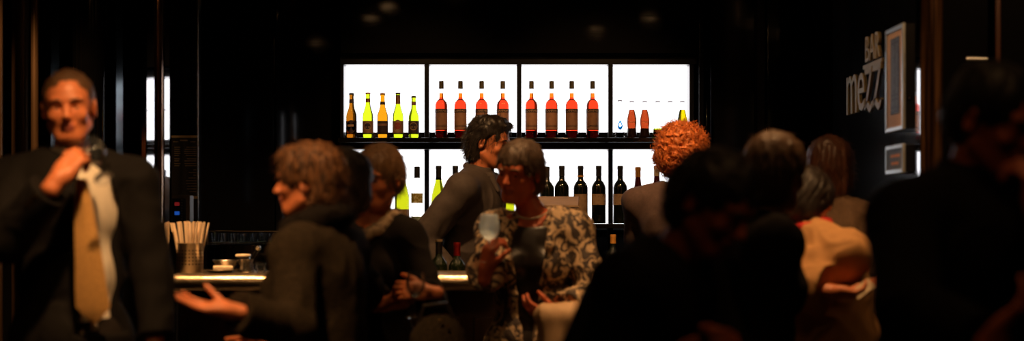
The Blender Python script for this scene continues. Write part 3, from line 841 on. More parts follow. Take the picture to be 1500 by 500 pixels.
def patch(r, z0, z1, half, n=20, cx=-PI / 2, t=.0006):
    """label wrapped on the front of a bottle"""
    return MB().lathe([(r, z0), (r + t, z0), (r + t, z1), (r, z1)], n, a0=cx - half, a1=cx + half)
def disc_patch(r, zc, rad, sx=1.0, n=24, t=.0009):
    V = [(0, -(r + t), zc)]
    for i in range(n):
        a = 2 * PI * i / n; an = math.sin(a) * rad * sx / r
        V.append((math.sin(an) * (r + t), -math.cos(an) * (r + t), zc + math.cos(a) * rad))
    return MB().raw(V, [(0, 1 + (i + 1) % n, 1 + i) for i in range(n)])
def wrap_text(txt, r, zc, width, height, t=.0012):
    V, Fc = text_mb(txt, width, height, .0004)
    out = [(math.sin((v[0] - width / 2) / r) * (r + t + v[2]), -math.cos((v[0] - width / 2) / r) * (r + t + v[2]), zc - height / 2 + v[1]) for v in V]
    return MB().raw(out, Fc)

def campari(label):
    t = thing('aperitif_bottle', label, 'bottle', (0, 0, 0), 0, 'red aperitif bottles')
    prof = [(0, .002), (.031, .002), (.0325, .006), (.0325, .165), (.0325, .175), (.029, .188), (.020, .199), (.0125, .206), (.0118, .214)]
    MB().lathe(prof + [(0, .214)], 40).build('liquid', M['liq_red'], t)
    MB().lathe([(0, .2142), (.0116, .2142), (.0108, .237), (0, .237)], 24).build('neck_liquid', M['liq_orange'], t)
    MB().lathe([(.0118, .2372), (.0112, .262)], 24).build('neck', M['liq_pale'], t)
    MB().lathe([(.0105, .260), (.0135, .261), (.0130, .299), (.011, .301), (0, .301)], 24).build('cap', M['cap_olive'], t)
    MB().lathe([(.0328, .0), (.0338, .004), (.0338, .036), (.0328, .038)], 40).build('base', M['base_unlit'], t)  # dark tint paints the unlit foot in front of the shelf lip
    MB().lathe([(.0327, .046), (.0332, .046), (.0332, .153), (.0327, .153)], 40).build('label', M['label_brown'], t)
    MB().lathe([(.0333, .134), (.0336, .134), (.0336, .153), (.0333, .153)], 40).build('label_band', M['label_band'], t)
    wrap_text('CAMPARI', .0334, .1435, .060, .011).build('lettering', M['print_tan'], t, smooth=False)
    m = MB()
    for z in (.066, .060): m.lathe([(.0334, z), (.0337, z), (.0337, z + .002), (.0334, z + .002)], 24, a0=-PI * .8, a1=-PI * .2)
    m.build('small_print', M['label_band'], t)
    return t
def shift(o, x, y, z): o.location = (x, y, z); return o

UZ, LZ, BY = 1.7352, 1.2852, 9.88
pxs = [646.5, 674.5, 705.5, 736.5, 778.5, 808, 837.5, 868]
posn = ['second panel, leftmost of its four', 'second panel, second from left', 'second panel, third from left', 'second panel, rightmost of its four',
        'third panel, leftmost of its four', 'third panel, second from left', 'third panel, third from left', 'third panel, rightmost of its four']
c0 = None
for p, s_ in zip(pxs, posn):
    lb = 'tall red aperitif bottle with dark cap, upper shelf, ' + s_
    if c0 is None: c0 = campari(lb); o = c0
    else: o = copy_tree(c0); o['label'] = lb
    shift(o, xa(p, BY), BY, UZ); o.rotation_euler.z = random.uniform(-.12, .12)

def beer(label, mt, capm, lab, shape='long', h=.238, style=0):
    t = thing('beer_bottle', label, 'bottle', (0, 0, 0), 0, 'beer bottles on the upper shelf')
    k = h / .238
    prof = [(0, .002), (.026, .002), (.0285, .006), (.0285, .112 * k), (.0275, .125 * k), (.020, .146 * k), (.0145, .166 * k), (.0122, .19 * k), (.0115, .220 * k), (.0128, .222 * k), (.0128, .228 * k)]
    MB().lathe(prof + [(0, .228 * k)], 36).build('glass', mt, t)
    MB().lathe([(.0135, .2285 * k), (.0142, .230 * k), (.0130, .238 * k), (0, .2395 * k)], 24).build('cap', capm, t)
    MB().lathe([(.0287, .026), (.0292, .026), (.0292, .090), (.0287, .090)], 36).build('label', lab, t)
    if style == 0:
        MB().lathe([(.0128, .186 * k), (.0134, .186 * k), (.0126, .206 * k), (.012, .206 * k)], 24).build('neck_label', M['label_brown'], t)
        disc_patch(.0290, .062, .022, .95).build('emblem', M['label_tan'], t); 
        disc_patch(.0292, .062, .016, .95).build('emblem_centre', M['label_dark'], t)
        MB().lathe([(.0295, .054), (.0297, .054), (.0297, .060), (.0295, .060)], 20, a0=-PI * .68, a1=-PI * .32).build('emblem_band', M['label_tan'], t)
    elif style == 1:
        MB().lathe([(.0128, .178 * k), (.0136, .178 * k), (.0126, .226 * k), (.012, .226 * k)], 24).build('neck_foil', M['label_brown'], t)
        disc_patch(.0290, .062, .034, .72).build('emblem', M['label_tan'], t); disc_patch(.0292, .064, .018, .9).build('emblem_centre', M['label_red'], t)
    elif style == 2:
        MB().lathe([(.0135, .176 * k), (.0145, .176 * k), (.0132, .192 * k), (.0125, .192 * k)], 24).build('neck_label', M['label_dark'], t)
        MB().lathe([(.0295, .064), (.0297, .064), (.0297, .076), (.0295, .076)], 20, a0=-PI * .8, a1=-PI * .2).build('label_stripe', M['label_brown'], t)
    elif style == 3:
        MB().lathe([(.0130, .185 * k), (.0138, .185 * k), (.0128, .205 * k), (.0122, .205 * k)], 24).build('neck_label', M['label_dark'], t)
        disc_patch(.0290, .060, .034, .80).build('emblem', M['label_dark'], t)
        MB().lathe([(.0300, .060), (.0303, .066), (.0303, .071), (.0300, .071)], 20, a0=-PI * .72, a1=-PI * .35).build('lettering_stripe', M['print_tan'], t)
    return t
shift(beer('amber beer bottle with a dark round label, leftmost on the upper shelf', M['liq_amber'], M['cap_black'], M['liq_amber'], style=3), xa(515, BY), BY, UZ)
shift(beer('green beer bottle with tan emblem and brown neck label, second from left', M['liq_green'], M['cap_cream'], M['label_brown'], h=.241, style=0), xa(539, BY), BY, UZ)
shift(beer('golden beer bottle with a dark square label, between two green beer bottles', M['liq_gold'], M['cap_amber'], M['label_dark'], h=.238, style=2), xa(560.5, BY), BY, UZ)
shift(beer('green beer bottle with red emblem and long dark neck foil, fourth from left', M['liq_green'], M['cap_olive'], M['label_brown'], h=.240, style=1), xa(583, BY), BY, UZ)
shift(beer('short green beer bottle with dark neck label, nearest the red bottles', M['liq_green'], M['cap_olive'], M['label_dark'], h=.222, style=0), xa(606, BY), BY, UZ)

def soda(label, capz, liq, body=True, base=None, emblem=None):
    t = thing('soda_bottle', label, 'bottle', (0, 0, 0), 0, 'small soft drink bottles on the upper shelf')
    shp = [(.026, .004), (.0270, .015), (.0235, .036), (.0225, .050), (.0262, .082), (.0255, .100), (.0205, .125), (.0145, .150), (.0115, .170), (.0108, .186), (.012, .190)]
    MB().lathe(shp, 36).build('glass', M['liq_pale'], t)
    if liq:
        MB().lathe([(0, .044)] + [(r - .0006, z) for r, z in shp if .044 < z < .152] + [(0, .151)], 36).build('liquid', liq, t)
    if base: MB().lathe([(0, .001), (.0262, .001)] + [(r + .0006, z) for r, z in shp if z < .050] + [(.0234, .051), (0, .051)], 36).build('base', base, t)
    MB().lathe([(.0130, .1905), (.0135, .192), (.0125, .1955), (0, .196)], 24).build('cap', capz, t)
    if emblem: emblem(t)
    return t
def drop(t):
    r = .0262
    V = []; n = 24
    for i in range(n):
        a = 2 * PI * i / n; x = math.sin(a) * .0135 * (1 - .45 * max(math.cos(a), 0)); z = .045 + math.cos(a) * (.028 if math.cos(a) > 0 else .02)
        V.append((x, z))
    m = MB(); 
    for sc, off in ((1.0, 0), ):
        P = [(x * sc, -(r + .001 + off), .060 + (z - .045) * sc) for x, z in V]; Q = [(x * .55 * sc, -(r + .001), .060 + (z - .045) * .6 * sc) for x, z in V]
        m.raw(P + Q, [(i, (i + 1) % n, n + (i + 1) % n, n + i) for i in range(n)])
    m.raw([(-.0125, -r - .0012, .062), (-.0085, -r - .0012, .045), (0, -r - .0012, .038), (.0085, -r - .0012, .045), (.0125, -r - .0012, .062), (0, -r - .0012, .055)], [(0, 1, 2, 5), (5, 2, 3, 4)])
    m.build('emblem', M['blue_drop'], t, smooth=False)
def script_line(t):
    wrap_text('Coca-Cola', .0262, .086, .034, .010).build('lettering', M['print_tan'], t, smooth=False)
shift(soda('clear water bottle with a blue drop mark, left end of the fourth panel', M['cap_purple'], None, base=None, emblem=drop), xa(908, BY), BY, UZ + .004)
shift(soda('left of two red-orange contour soda bottles with white script', M['cap_purple'], M['liq_cola'], base=M['soda_black'], emblem=script_line), xa(925.5, BY), BY, UZ)
shift(soda('right of two red-orange contour soda bottles with white script', M['cap_purple'], M['liq_cola'], base=M['soda_black'], emblem=script_line), xa(944.5, BY), BY, UZ)
shift(soda('clear soda bottle with a green base, right of the red-orange pair', M['cap_purple'], None, base=M['liq_green']), xa(963.5, BY), BY, UZ)
shift(soda('plain clear soda bottle left of the yellow one', M['cap_purple'], None), xa(981.5, BY), BY, UZ)
shift(soda('bright yellow soda bottle above the curly red hair', M['cap_purple'], M['liq_yellow']), xa(999.5, BY), BY, UZ)

def wine(label, glass, capm, lab=None, kind='bordeaux', h=.305, capl=.055, z0=.085, z1=.155, half=1.25, r=.0385, ring=None):
    t = thing('wine_bottle', label, 'bottle', (0, 0, 0), 0, 'wine bottles on the lower shelf')
    k = h / .305
    if kind == 'bordeaux':
        prof = [(0, .004), (r - .003, .001), (r, .005), (r, .188 * k), (r - .002, .200 * k), (r * .72, .216 * k), (.0165, .228 * k), (.0148, .245 * k), (.0142, .290 * k)]
    else:
        prof = [(0, .004), (r - .003, .001), (r, .005), (r, .135 * k), (r - .003, .155 * k), (r * .68, .190 * k), (.0175, .220 * k), (.0148, .250 * k), (.0142, .290 * k)]
    MB().lathe(prof + [(0, .290 * k)], 40).build('glass', glass, t)
    MB().lathe([(.0150, (.305 - capl) * k), (.0155, (.3052 - capl) * k), (.0152, .285 * k), (.0162, .288 * k), (.0162, .297 * k), (.0150, .305 * k), (0, .3055 * k)], 28).build('capsule', capm, t)
    if ring: MB().lathe([(.0160, (.300 - capl) * k), (.0166, (.300 - capl) * k), (.0164, (.309 - capl) * k), (.0158, (.309 - capl) * k)], 28).build('capsule_ring', ring, t)
    if lab: patch(r + .0002, z0, z1, half).build('label', lab, t)
    return t
BLK, CB = M['wineglass_black'], M['cap_black']
LY = 9.87
def wput(px, *a, **k): shift(wine(*a, **k), xa(px, LY), LY, LZ)
M['teal_label'] = mat('teal_label', (0.25, 0.42, 0.36), 0.5, col2=(.6, .75, .65), scale=50)
wput(589, 'green white-wine bottle with tan label, beside the blonde head', M['liq_white'], CB, M['label_tan'], 'burgundy', z0=.02, z1=.075, half=1.4)
def vodka(label):
    t = thing('spirit_bottle', label, 'bottle')
    MB().lathe([(.035, .002), (.036, .008), (.036, .190), (.030, .210), (.016, .226), (.0145, .240), (.0142, .272)], 36).build('glass', M['liq_pale'], t)
    MB().lathe([(.0155, .240), (.0160, .242), (.0155, .300), (0, .301)], 24).build('cap', CB, t)
    patch(.0362, .108, .160, .95).build('label', M['label_gold'], t)
    patch(.0362, .010, .038, .9).build('lower_label', M['teal_label'], t)
    MB().lathe([(0, .003), (.0352, .003), (.0352, .030), (0, .030)], 30).build('base', M['liq_blue'], t)
    return t
shift(vodka('clear spirit bottle with gold leaf label and black cap, lower shelf'), xa(611, LY), LY, LZ)
wput(642.5, 'slim white-wine bottle against the upright, left of the barman', M['liq_white'], CB, None, 'burgundy', capl=.075)
wput(667, 'wine bottle with black capsule just behind the barman back', M['liq_white'], CB, None, 'burgundy', capl=.06)
wput(719, 'yellow-green wine bottle in front of the barman chest', M['liq_white'], CB, None, 'burgundy', r=.040)
wput(743, 'yellow-green wine bottle between barman and short-haired woman', M['liq_white'], CB, M['label_tan'], 'burgundy', z0=.02, z1=.06)
wput(801, 'dark wine bottle nearest the short-haired woman, behind the wooden box', BLK, CB, h=.30)
wput(823, 'dark wine bottle rising behind the middle of the wooden box', BLK, CB, h=.305)
wput(850.5, 'dark wine bottle with a yellow capsule ring and tan label', BLK, CB, M['label_tan'], z0=.05, z1=.155, half=1.0, ring=M['cap_amber'])
wput(877, 'dark wine bottle with a sketch label, left of the upright', BLK, CB, M['label_art'], z0=.098, z1=.156, half=1.35)
wput(908.5, 'dark wine bottle with a sketch label, right of the upright', BLK, CB, M['label_art'], z0=.098, z1=.156, half=1.35)
wput(934.5, 'slender dark red wine bottle with tan label, left of the redhead', M['liq_rose'], M['cap_amber'], M['label_tan'], 'burgundy', z0=.03, z1=.075, r=.032, h=.298)
wput(962, 'pale-capped bottle close beside the curly red hair', M['liq_rose'], M['cap_cream'], None, 'burgundy', r=.035)

# wooden box with sloping lid on the work counter
M['box_wood'] = mat('light_box_wood', (0.32, 0.22, 0.13), 0.5, var=.25, stretch=(1, 6, 6), scale=14)
M['box_paper'] = mat('pale_receipt_paper', (0.70, 0.52, 0.32), 0.6, var=.15, scale=25)
bd = 9.4
rg = thing('cash_register', 'boxy wooden till with a wide sloping lid beside the wine bottles', 'till', (xa(812, bd), bd + .12, .9452)); og = (xa(812, bd), bd + .12, .9452)
MB().box((xa(812, bd), bd + .14, 1.13), (.23, .22, .369)).build('body', M['wood_dark'], rg, org=og, bevel=.004)
m = MB(); a0, a1, b0, b1 = xa(768, bd), xa(849, bd), xa(764, bd), xa(843, bd)
z0_, z1_ = za(301, bd), za(288, bd + .1)
m.raw([(a0, bd - .04, z0_ - .012), (a1, bd - .04, z0_ - .012), (a1, bd + .26, z0_ - .012), (a0, bd + .26, z0_ - .012),
       (a0, bd - .04, z0_), (a1 - .012, bd - .04, z0_), (a1, bd + .10, z1_), (b0, bd + .10, z1_), (a1, bd + .26, z1_), (b0, bd + .26, z1_)],
      [(3, 2, 1, 0), (0, 1, 5, 4), (4, 5, 6, 7), (7, 6, 8, 9), (9, 8, 2, 3), (1, 2, 8, 6, 5), (0, 4, 7, 9, 3)])
m.build('lid', M['box_wood'], rg, org=og, bevel=.002, smooth=False)
MB().box((xa(824, bd), bd + .022, (za(302, bd) + za(322, bd)) / 2), (.12, .012, .072)).build('paper_window', M['box_paper'], rg, org=og)

# things on the work counter under the lower shelf
shift(wine('dark bottle with an amber capsule, under the lower shelf', BLK, M['cap_amber'], h=.285, capl=.05), xa(898, 9.66), 9.66, .9452)
tb = None
for i, (px, dd) in enumerate([(868, 9.66), (882, 9.82), (926, 9.66), (914, 9.82), (954, 9.68), (855, 9.83)]):
    lb = 'upturned clear tumbler on the work counter under the lower shelf'
    if tb is None:
        tb = thing('tumbler', lb, 'glass', (0, 0, 0), 0, 'tumblers on the back work counter'); MB().lathe(glass_lathe('t', 1.25), 24).build('glass', M['glass_clear'], tb); o = tb
    else: o = copy_tree(tb)
    shift(o, xa(px, dd), dd, .9452 + .113); o.rotation_euler = (PI, 0, 0)

# ------------------------------------------------------------------ the bar itself
bar = thing('bar_counter', 'long bar counter with a thick rounded pewter top', 'counter', (0, 8.1, 0)); obr = (0, 8.1, 0)
xL, xR = xa(247, 7.75), 0.95
prof = [(8.36, 1.045), (8.36, 1.08), (7.80, 1.08)] + [(7.785 - .036 * math.sin(a), 1.044 + .036 * math.cos(a)) for a in [PI * i / 12 for i in range(1, 13)]] + [(7.80, 1.008)]
m = MB(); K = len(prof)
V = [(x, y, z) for x in (xL, xR) for y, z in prof]
m.raw(V, [(i, i + 1, K + i + 1, K + i) for i in range(K - 1)] + [(K - 1, 0, K, 2 * K - 1), tuple(reversed(range(K))), tuple(range(K, 2 * K))])
m.build('countertop', M['counter'], bar, org=obr)
MB().box(((xL + xR) / 2, 8.07, .505), (xR - xL - .04, .44, 1.0)).build('body', M['wood_dark'], bar, org=obr, bevel=.004)
for i in range(4): MB().box((xL + .33 + i * .598, 7.843, .50), (.54, .014, .80)).build('front_panel', M['wood_dark'], bar, org=obr, bevel=.006)
MB().box(((xL + xR) / 2, 8.45, .90), (xR - xL - .1, .27, .024)).build('speed_ledge', M['steel'], bar, org=obr, bevel=.003)
MB().tube([(xL + .1, 7.70, .20), (xR - .02, 7.70, .20)], .02, 14).build('foot_rail', M['bronze'], bar, org=obr)
for i in range(4): MB().tube([(xL + .3 + i * .75, 7.70, .20), (xL + .3 + i * .75, 7.86, .20)], .012, 8).build('rail_bracket', M['bronze'], bar, org=obr)
def ledge_bottle(label, px, capm, top, h):
    o = wine(label, M['ledge_glass'], capm, M['label_tan'], 'bordeaux', h=h, capl=.062, z0=.05, z1=.13)
    shift(o, xa(px, 8.44), 8.44, .9122); o['group'] = 'wine bottles on the ledge behind the counter'
    return o
M['ledge_glass'] = mat('dark_green_bottle', (0.02, 0.035, 0.008), 0.05, spec=1, coat=1)
b1_ = ledge_bottle('wine bottle with black capsule and cream top behind the counter', 643, CB, 352, .305)
MB().lathe([(.0168, .296), (.0170, .296), (.0168, .3065), (0, .3067)], 24).build('cap_top', M['cap_cream'], b1_)
ledge_bottle('wine bottle with bright red capsule behind the counter', 669.5, M['cap_red'], 356, .292)

# straw cup
def holes_mat():
    m = mat('perforated_steel', (0.55, 0.47, 0.36), .28, 1.0, var=.2); nt = m.node_tree; b = nt.nodes['Principled BSDF']
    tc = _n(nt, 'ShaderNodeTexCoord'); sp = _n(nt, 'ShaderNodeSeparateXYZ'); nt.links.new(tc.outputs['Object'], sp.inputs[0])
    def mt(op, a, bb=None):
        q = _n(nt, 'ShaderNodeMath', operation=op)
        for i, v in enumerate((a, bb)):
            if v is None: continue
            if isinstance(v, (int, float)): q.inputs[i].default_value = v
            else: nt.links.new(v, q.inputs[i])
        return q.outputs[0]
    an = mt('MULTIPLY', mt('ARCTAN2', sp.outputs['Y'], sp.outputs['X']), 24 / (2 * PI)); zz_ = mt('MULTIPLY', sp.outputs['Z'], 1 / .0145)
    fx = mt('SUBTRACT', mt('FRACT', mt('ADD', an, 20.0)), .5); fz = mt('SUBTRACT', mt('FRACT', zz_), .5)
    r = mt('SQRT', mt('ADD', mt('MULTIPLY', fx, fx), mt('MULTIPLY', fz, fz)))
    inz = mt('MULTIPLY', mt('GREATER_THAN', sp.outputs['Z'], .029), mt('LESS_THAN', sp.outputs['Z'], .101))
    msk = mt('MULTIPLY', mt('LESS_THAN', r, .24), inz)
    mx = _n(nt, 'ShaderNodeMixRGB'); mx.inputs[2].default_value = (.02, .015, .01, 1)
    src = b.inputs['Base Color'].links[0].from_socket
    nt.links.new(msk, mx.inputs[0]); nt.links.new(src, mx.inputs[1]); nt.links.new(mx.outputs[0], b.inputs['Base Color'])
    return m
cx, cy = xa(278, 8.05), 8.05
cup = thing('straw_holder', 'perforated steel cup holding straws at the left end of the bar', 'holder', (cx, cy, 1.0802))
MB().lathe([(0, 0), (.056, 0), (.058, .003), (.058, .124), (.0595, .126), (.056, .127), (.055, .006), (0, .005)], 48).build('cup', holes_mat(), cup)
M['straw'] = mat('cream_straw', (0.80, 0.62, 0.42), 0.4, var=.08, sss=.0)
s0 = None; g = np.random.default_rng(5)
for i in range(34):
    a = i * 2.399; rr = math.sqrt((i + .5) / 34)
    bx, by = .042 * rr * math.cos(a), .042 * rr * math.sin(a)
    tx, ty = .088 * rr * math.cos(a) + g.uniform(-.01, .01), .06 * rr * math.sin(a)
    if s0 is None:
        m = MB().lathe([(.0032, 0), (.0042, 0), (.0042, .205), (.0032, .205), (.0032, .0)], 10); s0 = m.build('drinking_straw', M['straw']); o = s0
        tag(s0, 'cream drinking straw standing in the perforated steel cup', 'straw', 'drinking straws in the steel cup')
    else: o = s0.copy(); COL.objects.link(o)
    d = Vector((tx - bx, ty - by, .205)).normalized()
    o.location = (cx + bx, cy + by, 1.0875 + g.uniform(0, .008)); o.rotation_euler = d.to_track_quat('Z', 'Y').to_euler()

M['cream_china'] = mat('cream_china', (0.75, 0.62, 0.42), 0.25, var=.08, coat=.4)
M['cloth_cream'] = mat('cream_napkin', (0.78, 0.62, 0.42), 0.8, var=.1)
px_, dd = 324, 8.0
o = MB().lathe([(0, 0), (.05, 0), (.052, .004), (.078, .012), (.079, .014), (.050, .008), (0, .006)], 40).build('dish', M['steel']); shift(o, xa(px_, dd), dd, 1.0802)
tag(o, 'shallow steel dish under the folded napkins on the bar', 'dish')
m = MB()
o = m.box((0, 0, .012), (.085, .06, .022)).build('napkin_stack', M['cloth_cream'], bevel=.006, seg=3); tag(o, 'folded cream napkin pad lying in the steel dish', 'napkin'); shift(o, xa(327, dd), dd, 1.0872)
o.rotation_euler.z = .15
o = MB().lathe([(0, 0), (.03, 0), (.033, .004), (.056, .045), (.060, .048), (.0575, .051), (.053, .047), (.030, .008), (0, .006)], 40).build('steel_bowl', M['steel']); shift(o, xa(331, 8.2), 8.2, 1.0802)
tag(o, 'round steel bowl behind the napkin dish', 'bowl')
o = thing('lidded_jar', 'small dark jar with a cream lid behind the steel bowl', 'jar', (xa(356, 8.24), 8.24, 1.0802))
MB().lathe([(0, 0), (.028, 0), (.032, .01), (.032, .058), (.028, .064), (0, .064)], 32).build('body', M['black_gloss'], o)
MB().lathe([(0, .0642), (.034, .0642), (.035, .070), (.030, .076), (0, .078)], 32).build('lid', M['cream_china'], o)
o = thing('steel_jug', 'steel jug with a slanting handle on the bar', 'jug', (xa(362, 8.02), 8.02, 1.0802))
MB().lathe([(0, 0), (.030, 0), (.033, .004), (.026, .040), (.029, .058), (.027, .058), (.0235, .040), (.030, .006), (0, .004)], 32).build('body', M['steel'], o)
MB().tube([(.015, 0, .04), (.03, 0, .075), (.046, 0, .098)], [.007, .007, .009], 10).build('handle', M['black_gloss'], o)
MB().lathe([(0, -.012), (.009, -.009), (.0125, 0), (.009, .009), (0, .012)], 16, (.047, 0, .105)).build('knob', M['steel'], o)
o = thing('tumbler', 'little round tumbler right of the steel jug', 'glass', (xa(382, 7.98), 7.98, 1.0802))
MB().lathe([(0, 0), (.016, 0), (.0225, .010), (.0235, .024), (.019, .042), (.018, .042), (.0215, .024), (.018, .010), (0, .005)], 28).build('glass', M['glass_clear'], o)

# glass rack behind the bar
gk = thing('glassware_rack', 'low steel-edged rack of sparkling glasses behind the bar', 'rack', (xa(357, 8.9), 8.95, 0)); ok_ = (xa(357, 8.9), 8.95, 0)
xg0, xg1 = xa(303, 8.85), xa(412, 8.85)
MB().box(((xg0 + xg1) / 2, 8.98, .595), (xg1 - xg0, .26, 1.19)).build('cabinet', M['black_gloss'], gk, org=ok_, bevel=.004)
m = MB()
for z in (1.197, 1.252): m.tube([(xg0, 8.87, z), (xg1, 8.87, z)], .0035, 8); m.tube([(xg0, 9.09, z), (xg1, 9.09, z)], .0035, 8)
for x in (xg0, xg1):
    m.tube([(x, 8.87, 1.252), (x, 9.09, 1.252)], .0035, 8)
    for y in (8.87, 9.09): m.tube([(x, y, 1.188), (x, y, 1.252)], .0035, 8)
m.build('rail', M['steel'], gk, org=ok_)
tb2 = None
for i in range(13):
    x = xg0 + .03 + (i % 7) * .046; y = 8.925 + (i // 7) * .075
    if tb2 is None:
        tb2 = thing('shot_glass', 'small clear glass standing in the steel-edged rack', 'glass', (0, 0, 0), 0, 'glasses in the steel-edged rack')
        MB().lathe([(0, 0), (.015, 0), (.0155, .003), (.021, .052), (.0200, .052), (.0145, .009), (0, .009)], 20).build('glass', M['glass_clear'], tb2); o = tb2
    else: o = copy_tree(tb2)
    shift(o, x, y, 1.1905)

# black post with the drinks list and the payment terminal
pd = 8.75
ps = struct('trim_14', MB().box(((xa(249, pd) + xa(289, pd)) / 2, pd + .06, CEIL / 2), (xa(289, pd) - xa(249, pd), .12, CEIL)), M['black_gloss'])
struct('trim_15', MB().box((xa(290, pd), pd, CEIL / 2), (.005, .012, CEIL)), M['steel'])
M['board'] = mat('black_drinks_board', (0.008, 0.008, 0.008), 0.5)
mbd = thing('drinks_board', 'black drinks list with pale lines on the post behind the bar', 'menu board', (xa(270, pd), pd, za(288, pd))); om = (xa(270, pd), pd, za(288, pd))
xm0, xm1 = xa(252, pd), xa(289, pd)
MB().box(((xm0 + xm1) / 2, pd - .006, (za(199, pd) + za(325, pd)) / 2), (xm1 - xm0, .010, za(199, pd) - za(325, pd))).build('board', M['board'], mbd, org=om)
MB().box(((xm0 + xm1) / 2, pd - .014, za(200.5, pd)), (xm1 - xm0, .006, .010)).build('top_strip', M['cap_cream'], mbd, org=om)
MB().box((xa(284, pd), pd - .014, za(289.5, pd)), (.042, .006, .012)).build('lower_strip', M['cap_cream'], mbd, org=om)
m = MB(); g = np.random.default_rng(9); Wd = xm1 - xm0
m.box((xa(270, pd), pd - .0115, za(206, pd)), (Wd * .3, .001, .006)); m.box((xa(258, pd), pd - .0115, za(208, pd)), (Wd * .2, .001, .003)); m.box((xa(283, pd), pd - .0115, za(208, pd)), (Wd * .2, .001, .003))
for py in (216, 219, 222, 225, 228, 233, 236, 240, 243):
    l = Wd * g.uniform(.18, .25); m.box((xa(256, pd) + l / 2, pd - .0115, za(py, pd)), (l, .001, .0028))
    l = Wd * g.uniform(.35, .48); m.box((xa(288, pd) - l / 2, pd - .0115, za(py, pd)), (l, .001, .0028))
for py in (249, 253, 257, 261, 265, 269, 273, 277, 281):
    l = Wd * g.uniform(.06, .5) ** 1.3; m.box((xa(288, pd) - l / 2, pd - .0115, za(py, pd)), (l, .001, .0022))
m.build('print', mat('pale_print', (.45, .38, .28), .6), mbd, org=om, smooth=False)
pt = thing('payment_terminal', 'grey till terminal with red and blue buttons under the drinks list', 'till', (xa(262, 8.5), 8.62, 0)); op = (xa(262, 8.5), 8.62, 0)
M['term_grey'] = mat('grey_plastic', (0.12, 0.10, 0.075), .5)
MB().box((xa(262, 8.5), 8.60, za(306, 8.5)), (xa(276, 8.5) - xa(249, 8.5), .10, .125)).build('housing', M['term_grey'], pt, org=op, bevel=.004)
MB().box((xa(262, 8.5), 8.60, .65), (.05, .05, 1.30)).build('stand', M['frame_black'], pt, org=op)
MB().box((xa(263, 8.5), 8.60, .015), (.16, .16, .03)).build('foot', M['frame_black'], pt, org=op, bevel=.005)
MB().box((xa(260, 8.5), 8.546, za(308, 8.5)), (.062, .008, .105)).build('keypad', M['frame_black'], pt, org=op)
M['btn_red'] = emit('lit_red_button', (.35, .02, .02), .35); M['btn_blue'] = emit('lit_blue_button', (.02, .12, .6), .5)
MB().box((xa(257, 8.5), 8.540, za(299, 8.5)), (.022, .006, .016)).build('red_button', M['btn_red'], pt, org=op, bevel=.002)
MB().box((xa(257, 8.5), 8.540, za(312.5, 8.5)), (.022, .006, .016)).build('blue_button', M['btn_blue'], pt, org=op, bevel=.002)
m = MB()
for j in range(8): m.box((xa(264, 8.5), 8.541, za(293 + j * 4, 8.5)), (.006, .002, .005))
m.build('key_marks', M['print_grey'], pt, org=op, smooth=False)
# ------------------------------------------------------------------ the crowd
M['wine_w'] = tinted('pale_wine', (.95, .80, .45))
M['cl_suit'] = mat('dark_suit_wool', (0.006, 0.005, 0.0045), .85, var=.3, scale=120, bump=.15, bscale=200, spec=.2)
M['cl_black'] = mat('black_wool', (0.008, 0.006, 0.005), .9, spec=.15, bump=.2, bscale=120)
M['cl_tweed'] = mat('brown_tweed', (0.042, 0.030, 0.017), .95, col2=(.008, .006, .004), scale=160, bump=.3, bscale=150, spec=.15)
M['cl_shirt'] = mat('white_shirt', (0.72, 0.66, 0.55), .7, var=.06, spec=.3)
M['cl_tie'] = mat('gold_tie', (0.72, 0.40, 0.12), .45, var=.25, scale=140, stretch=(1, 1, 1), sheen=.3)
M['cl_barman'] = mat('charcoal_brown_shirt', (0.085, 0.068, 0.060), .75, var=.15, scale=60, spec=.25)
M['cl_dark_placket'] = mat('dark_placket', (0.02, 0.018, 0.018), .5)
M['cl_camo'] = mat('mottled_blouse', (0.56, 0.40, 0.24), .7, col2=(.035, .022, .016), scale=16, lo=.485, hi=.56, distort=2.4, stretch=(1.2, 1.2, 1), detail=2)
M['cl_mauve'] = mat('mauve_brown_knit', (0.10, 0.062, 0.055), .85, var=.2, scale=80)
M['cl_beige'] = mat('beige_coat', (0.56, 0.30, 0.12), .8, var=.12, scale=25, spec=.25)
M['cl_brown'] = mat('brown_jacket', (0.12, 0.068, 0.035), .85, var=.2, scale=90)
M['cl_red'] = mat('red_scarf', (0.55, 0.015, 0.012), .8, var=.2)
M['cl_dkred'] = mat('dark_red_shirt', (0.20, 0.035, 0.02), .8, var=.2)
M['cl_scarf'] = mat('pale_patterned_scarf', (0.36, 0.26, 0.16), .8, col2=(.12, .08, .05), scale=30, lo=.4, hi=.55)
M['cl_trouser'] = mat('dark_trousers', (0.015, 0.011, 0.009), .85, spec=.2)
M['cl_cream'] = mat('cream_bag_leather', (0.55, 0.36, 0.20), .6, var=.12)
M['leather'] = mat('black_leather', (0.015, 0.012, 0.010), .35)
M['gold'] = mat('gold_button', (0.75, 0.50, 0.18), .25, 1.0)
M['pearl'] = mat('pearl', (0.60, 0.50, 0.40), .2, coat=.6)
M['hr_dark'] = mat('dark_hair', (0.016, 0.010, 0.007), .45, var=.4, stretch=(8, 8, 1), scale=30, spec=.5)
M['hr_black'] = mat('black_hair', (0.007, 0.005, 0.004), .5, spec=.4)
M['hr_brown'] = mat('brown_hair', (0.13, 0.065, 0.028), .5, var=.5, stretch=(8, 8, 1), scale=30)
M['hr_grey'] = mat('greying_brown_hair', (0.19, 0.085, 0.034), .6, spec=.25, col2=(.018, .010, .006), stretch=(6, 6, 1), scale=22, lo=.4, hi=.6)
M['hr_blond'] = mat('dark_blond_hair', (0.30, 0.16, 0.07), .5, var=.45, stretch=(8, 8, 1), scale=30)
M['hr_red'] = mat('copper_hair', (0.62, 0.17, 0.035), .5, var=.35, scale=40, sss=.0)
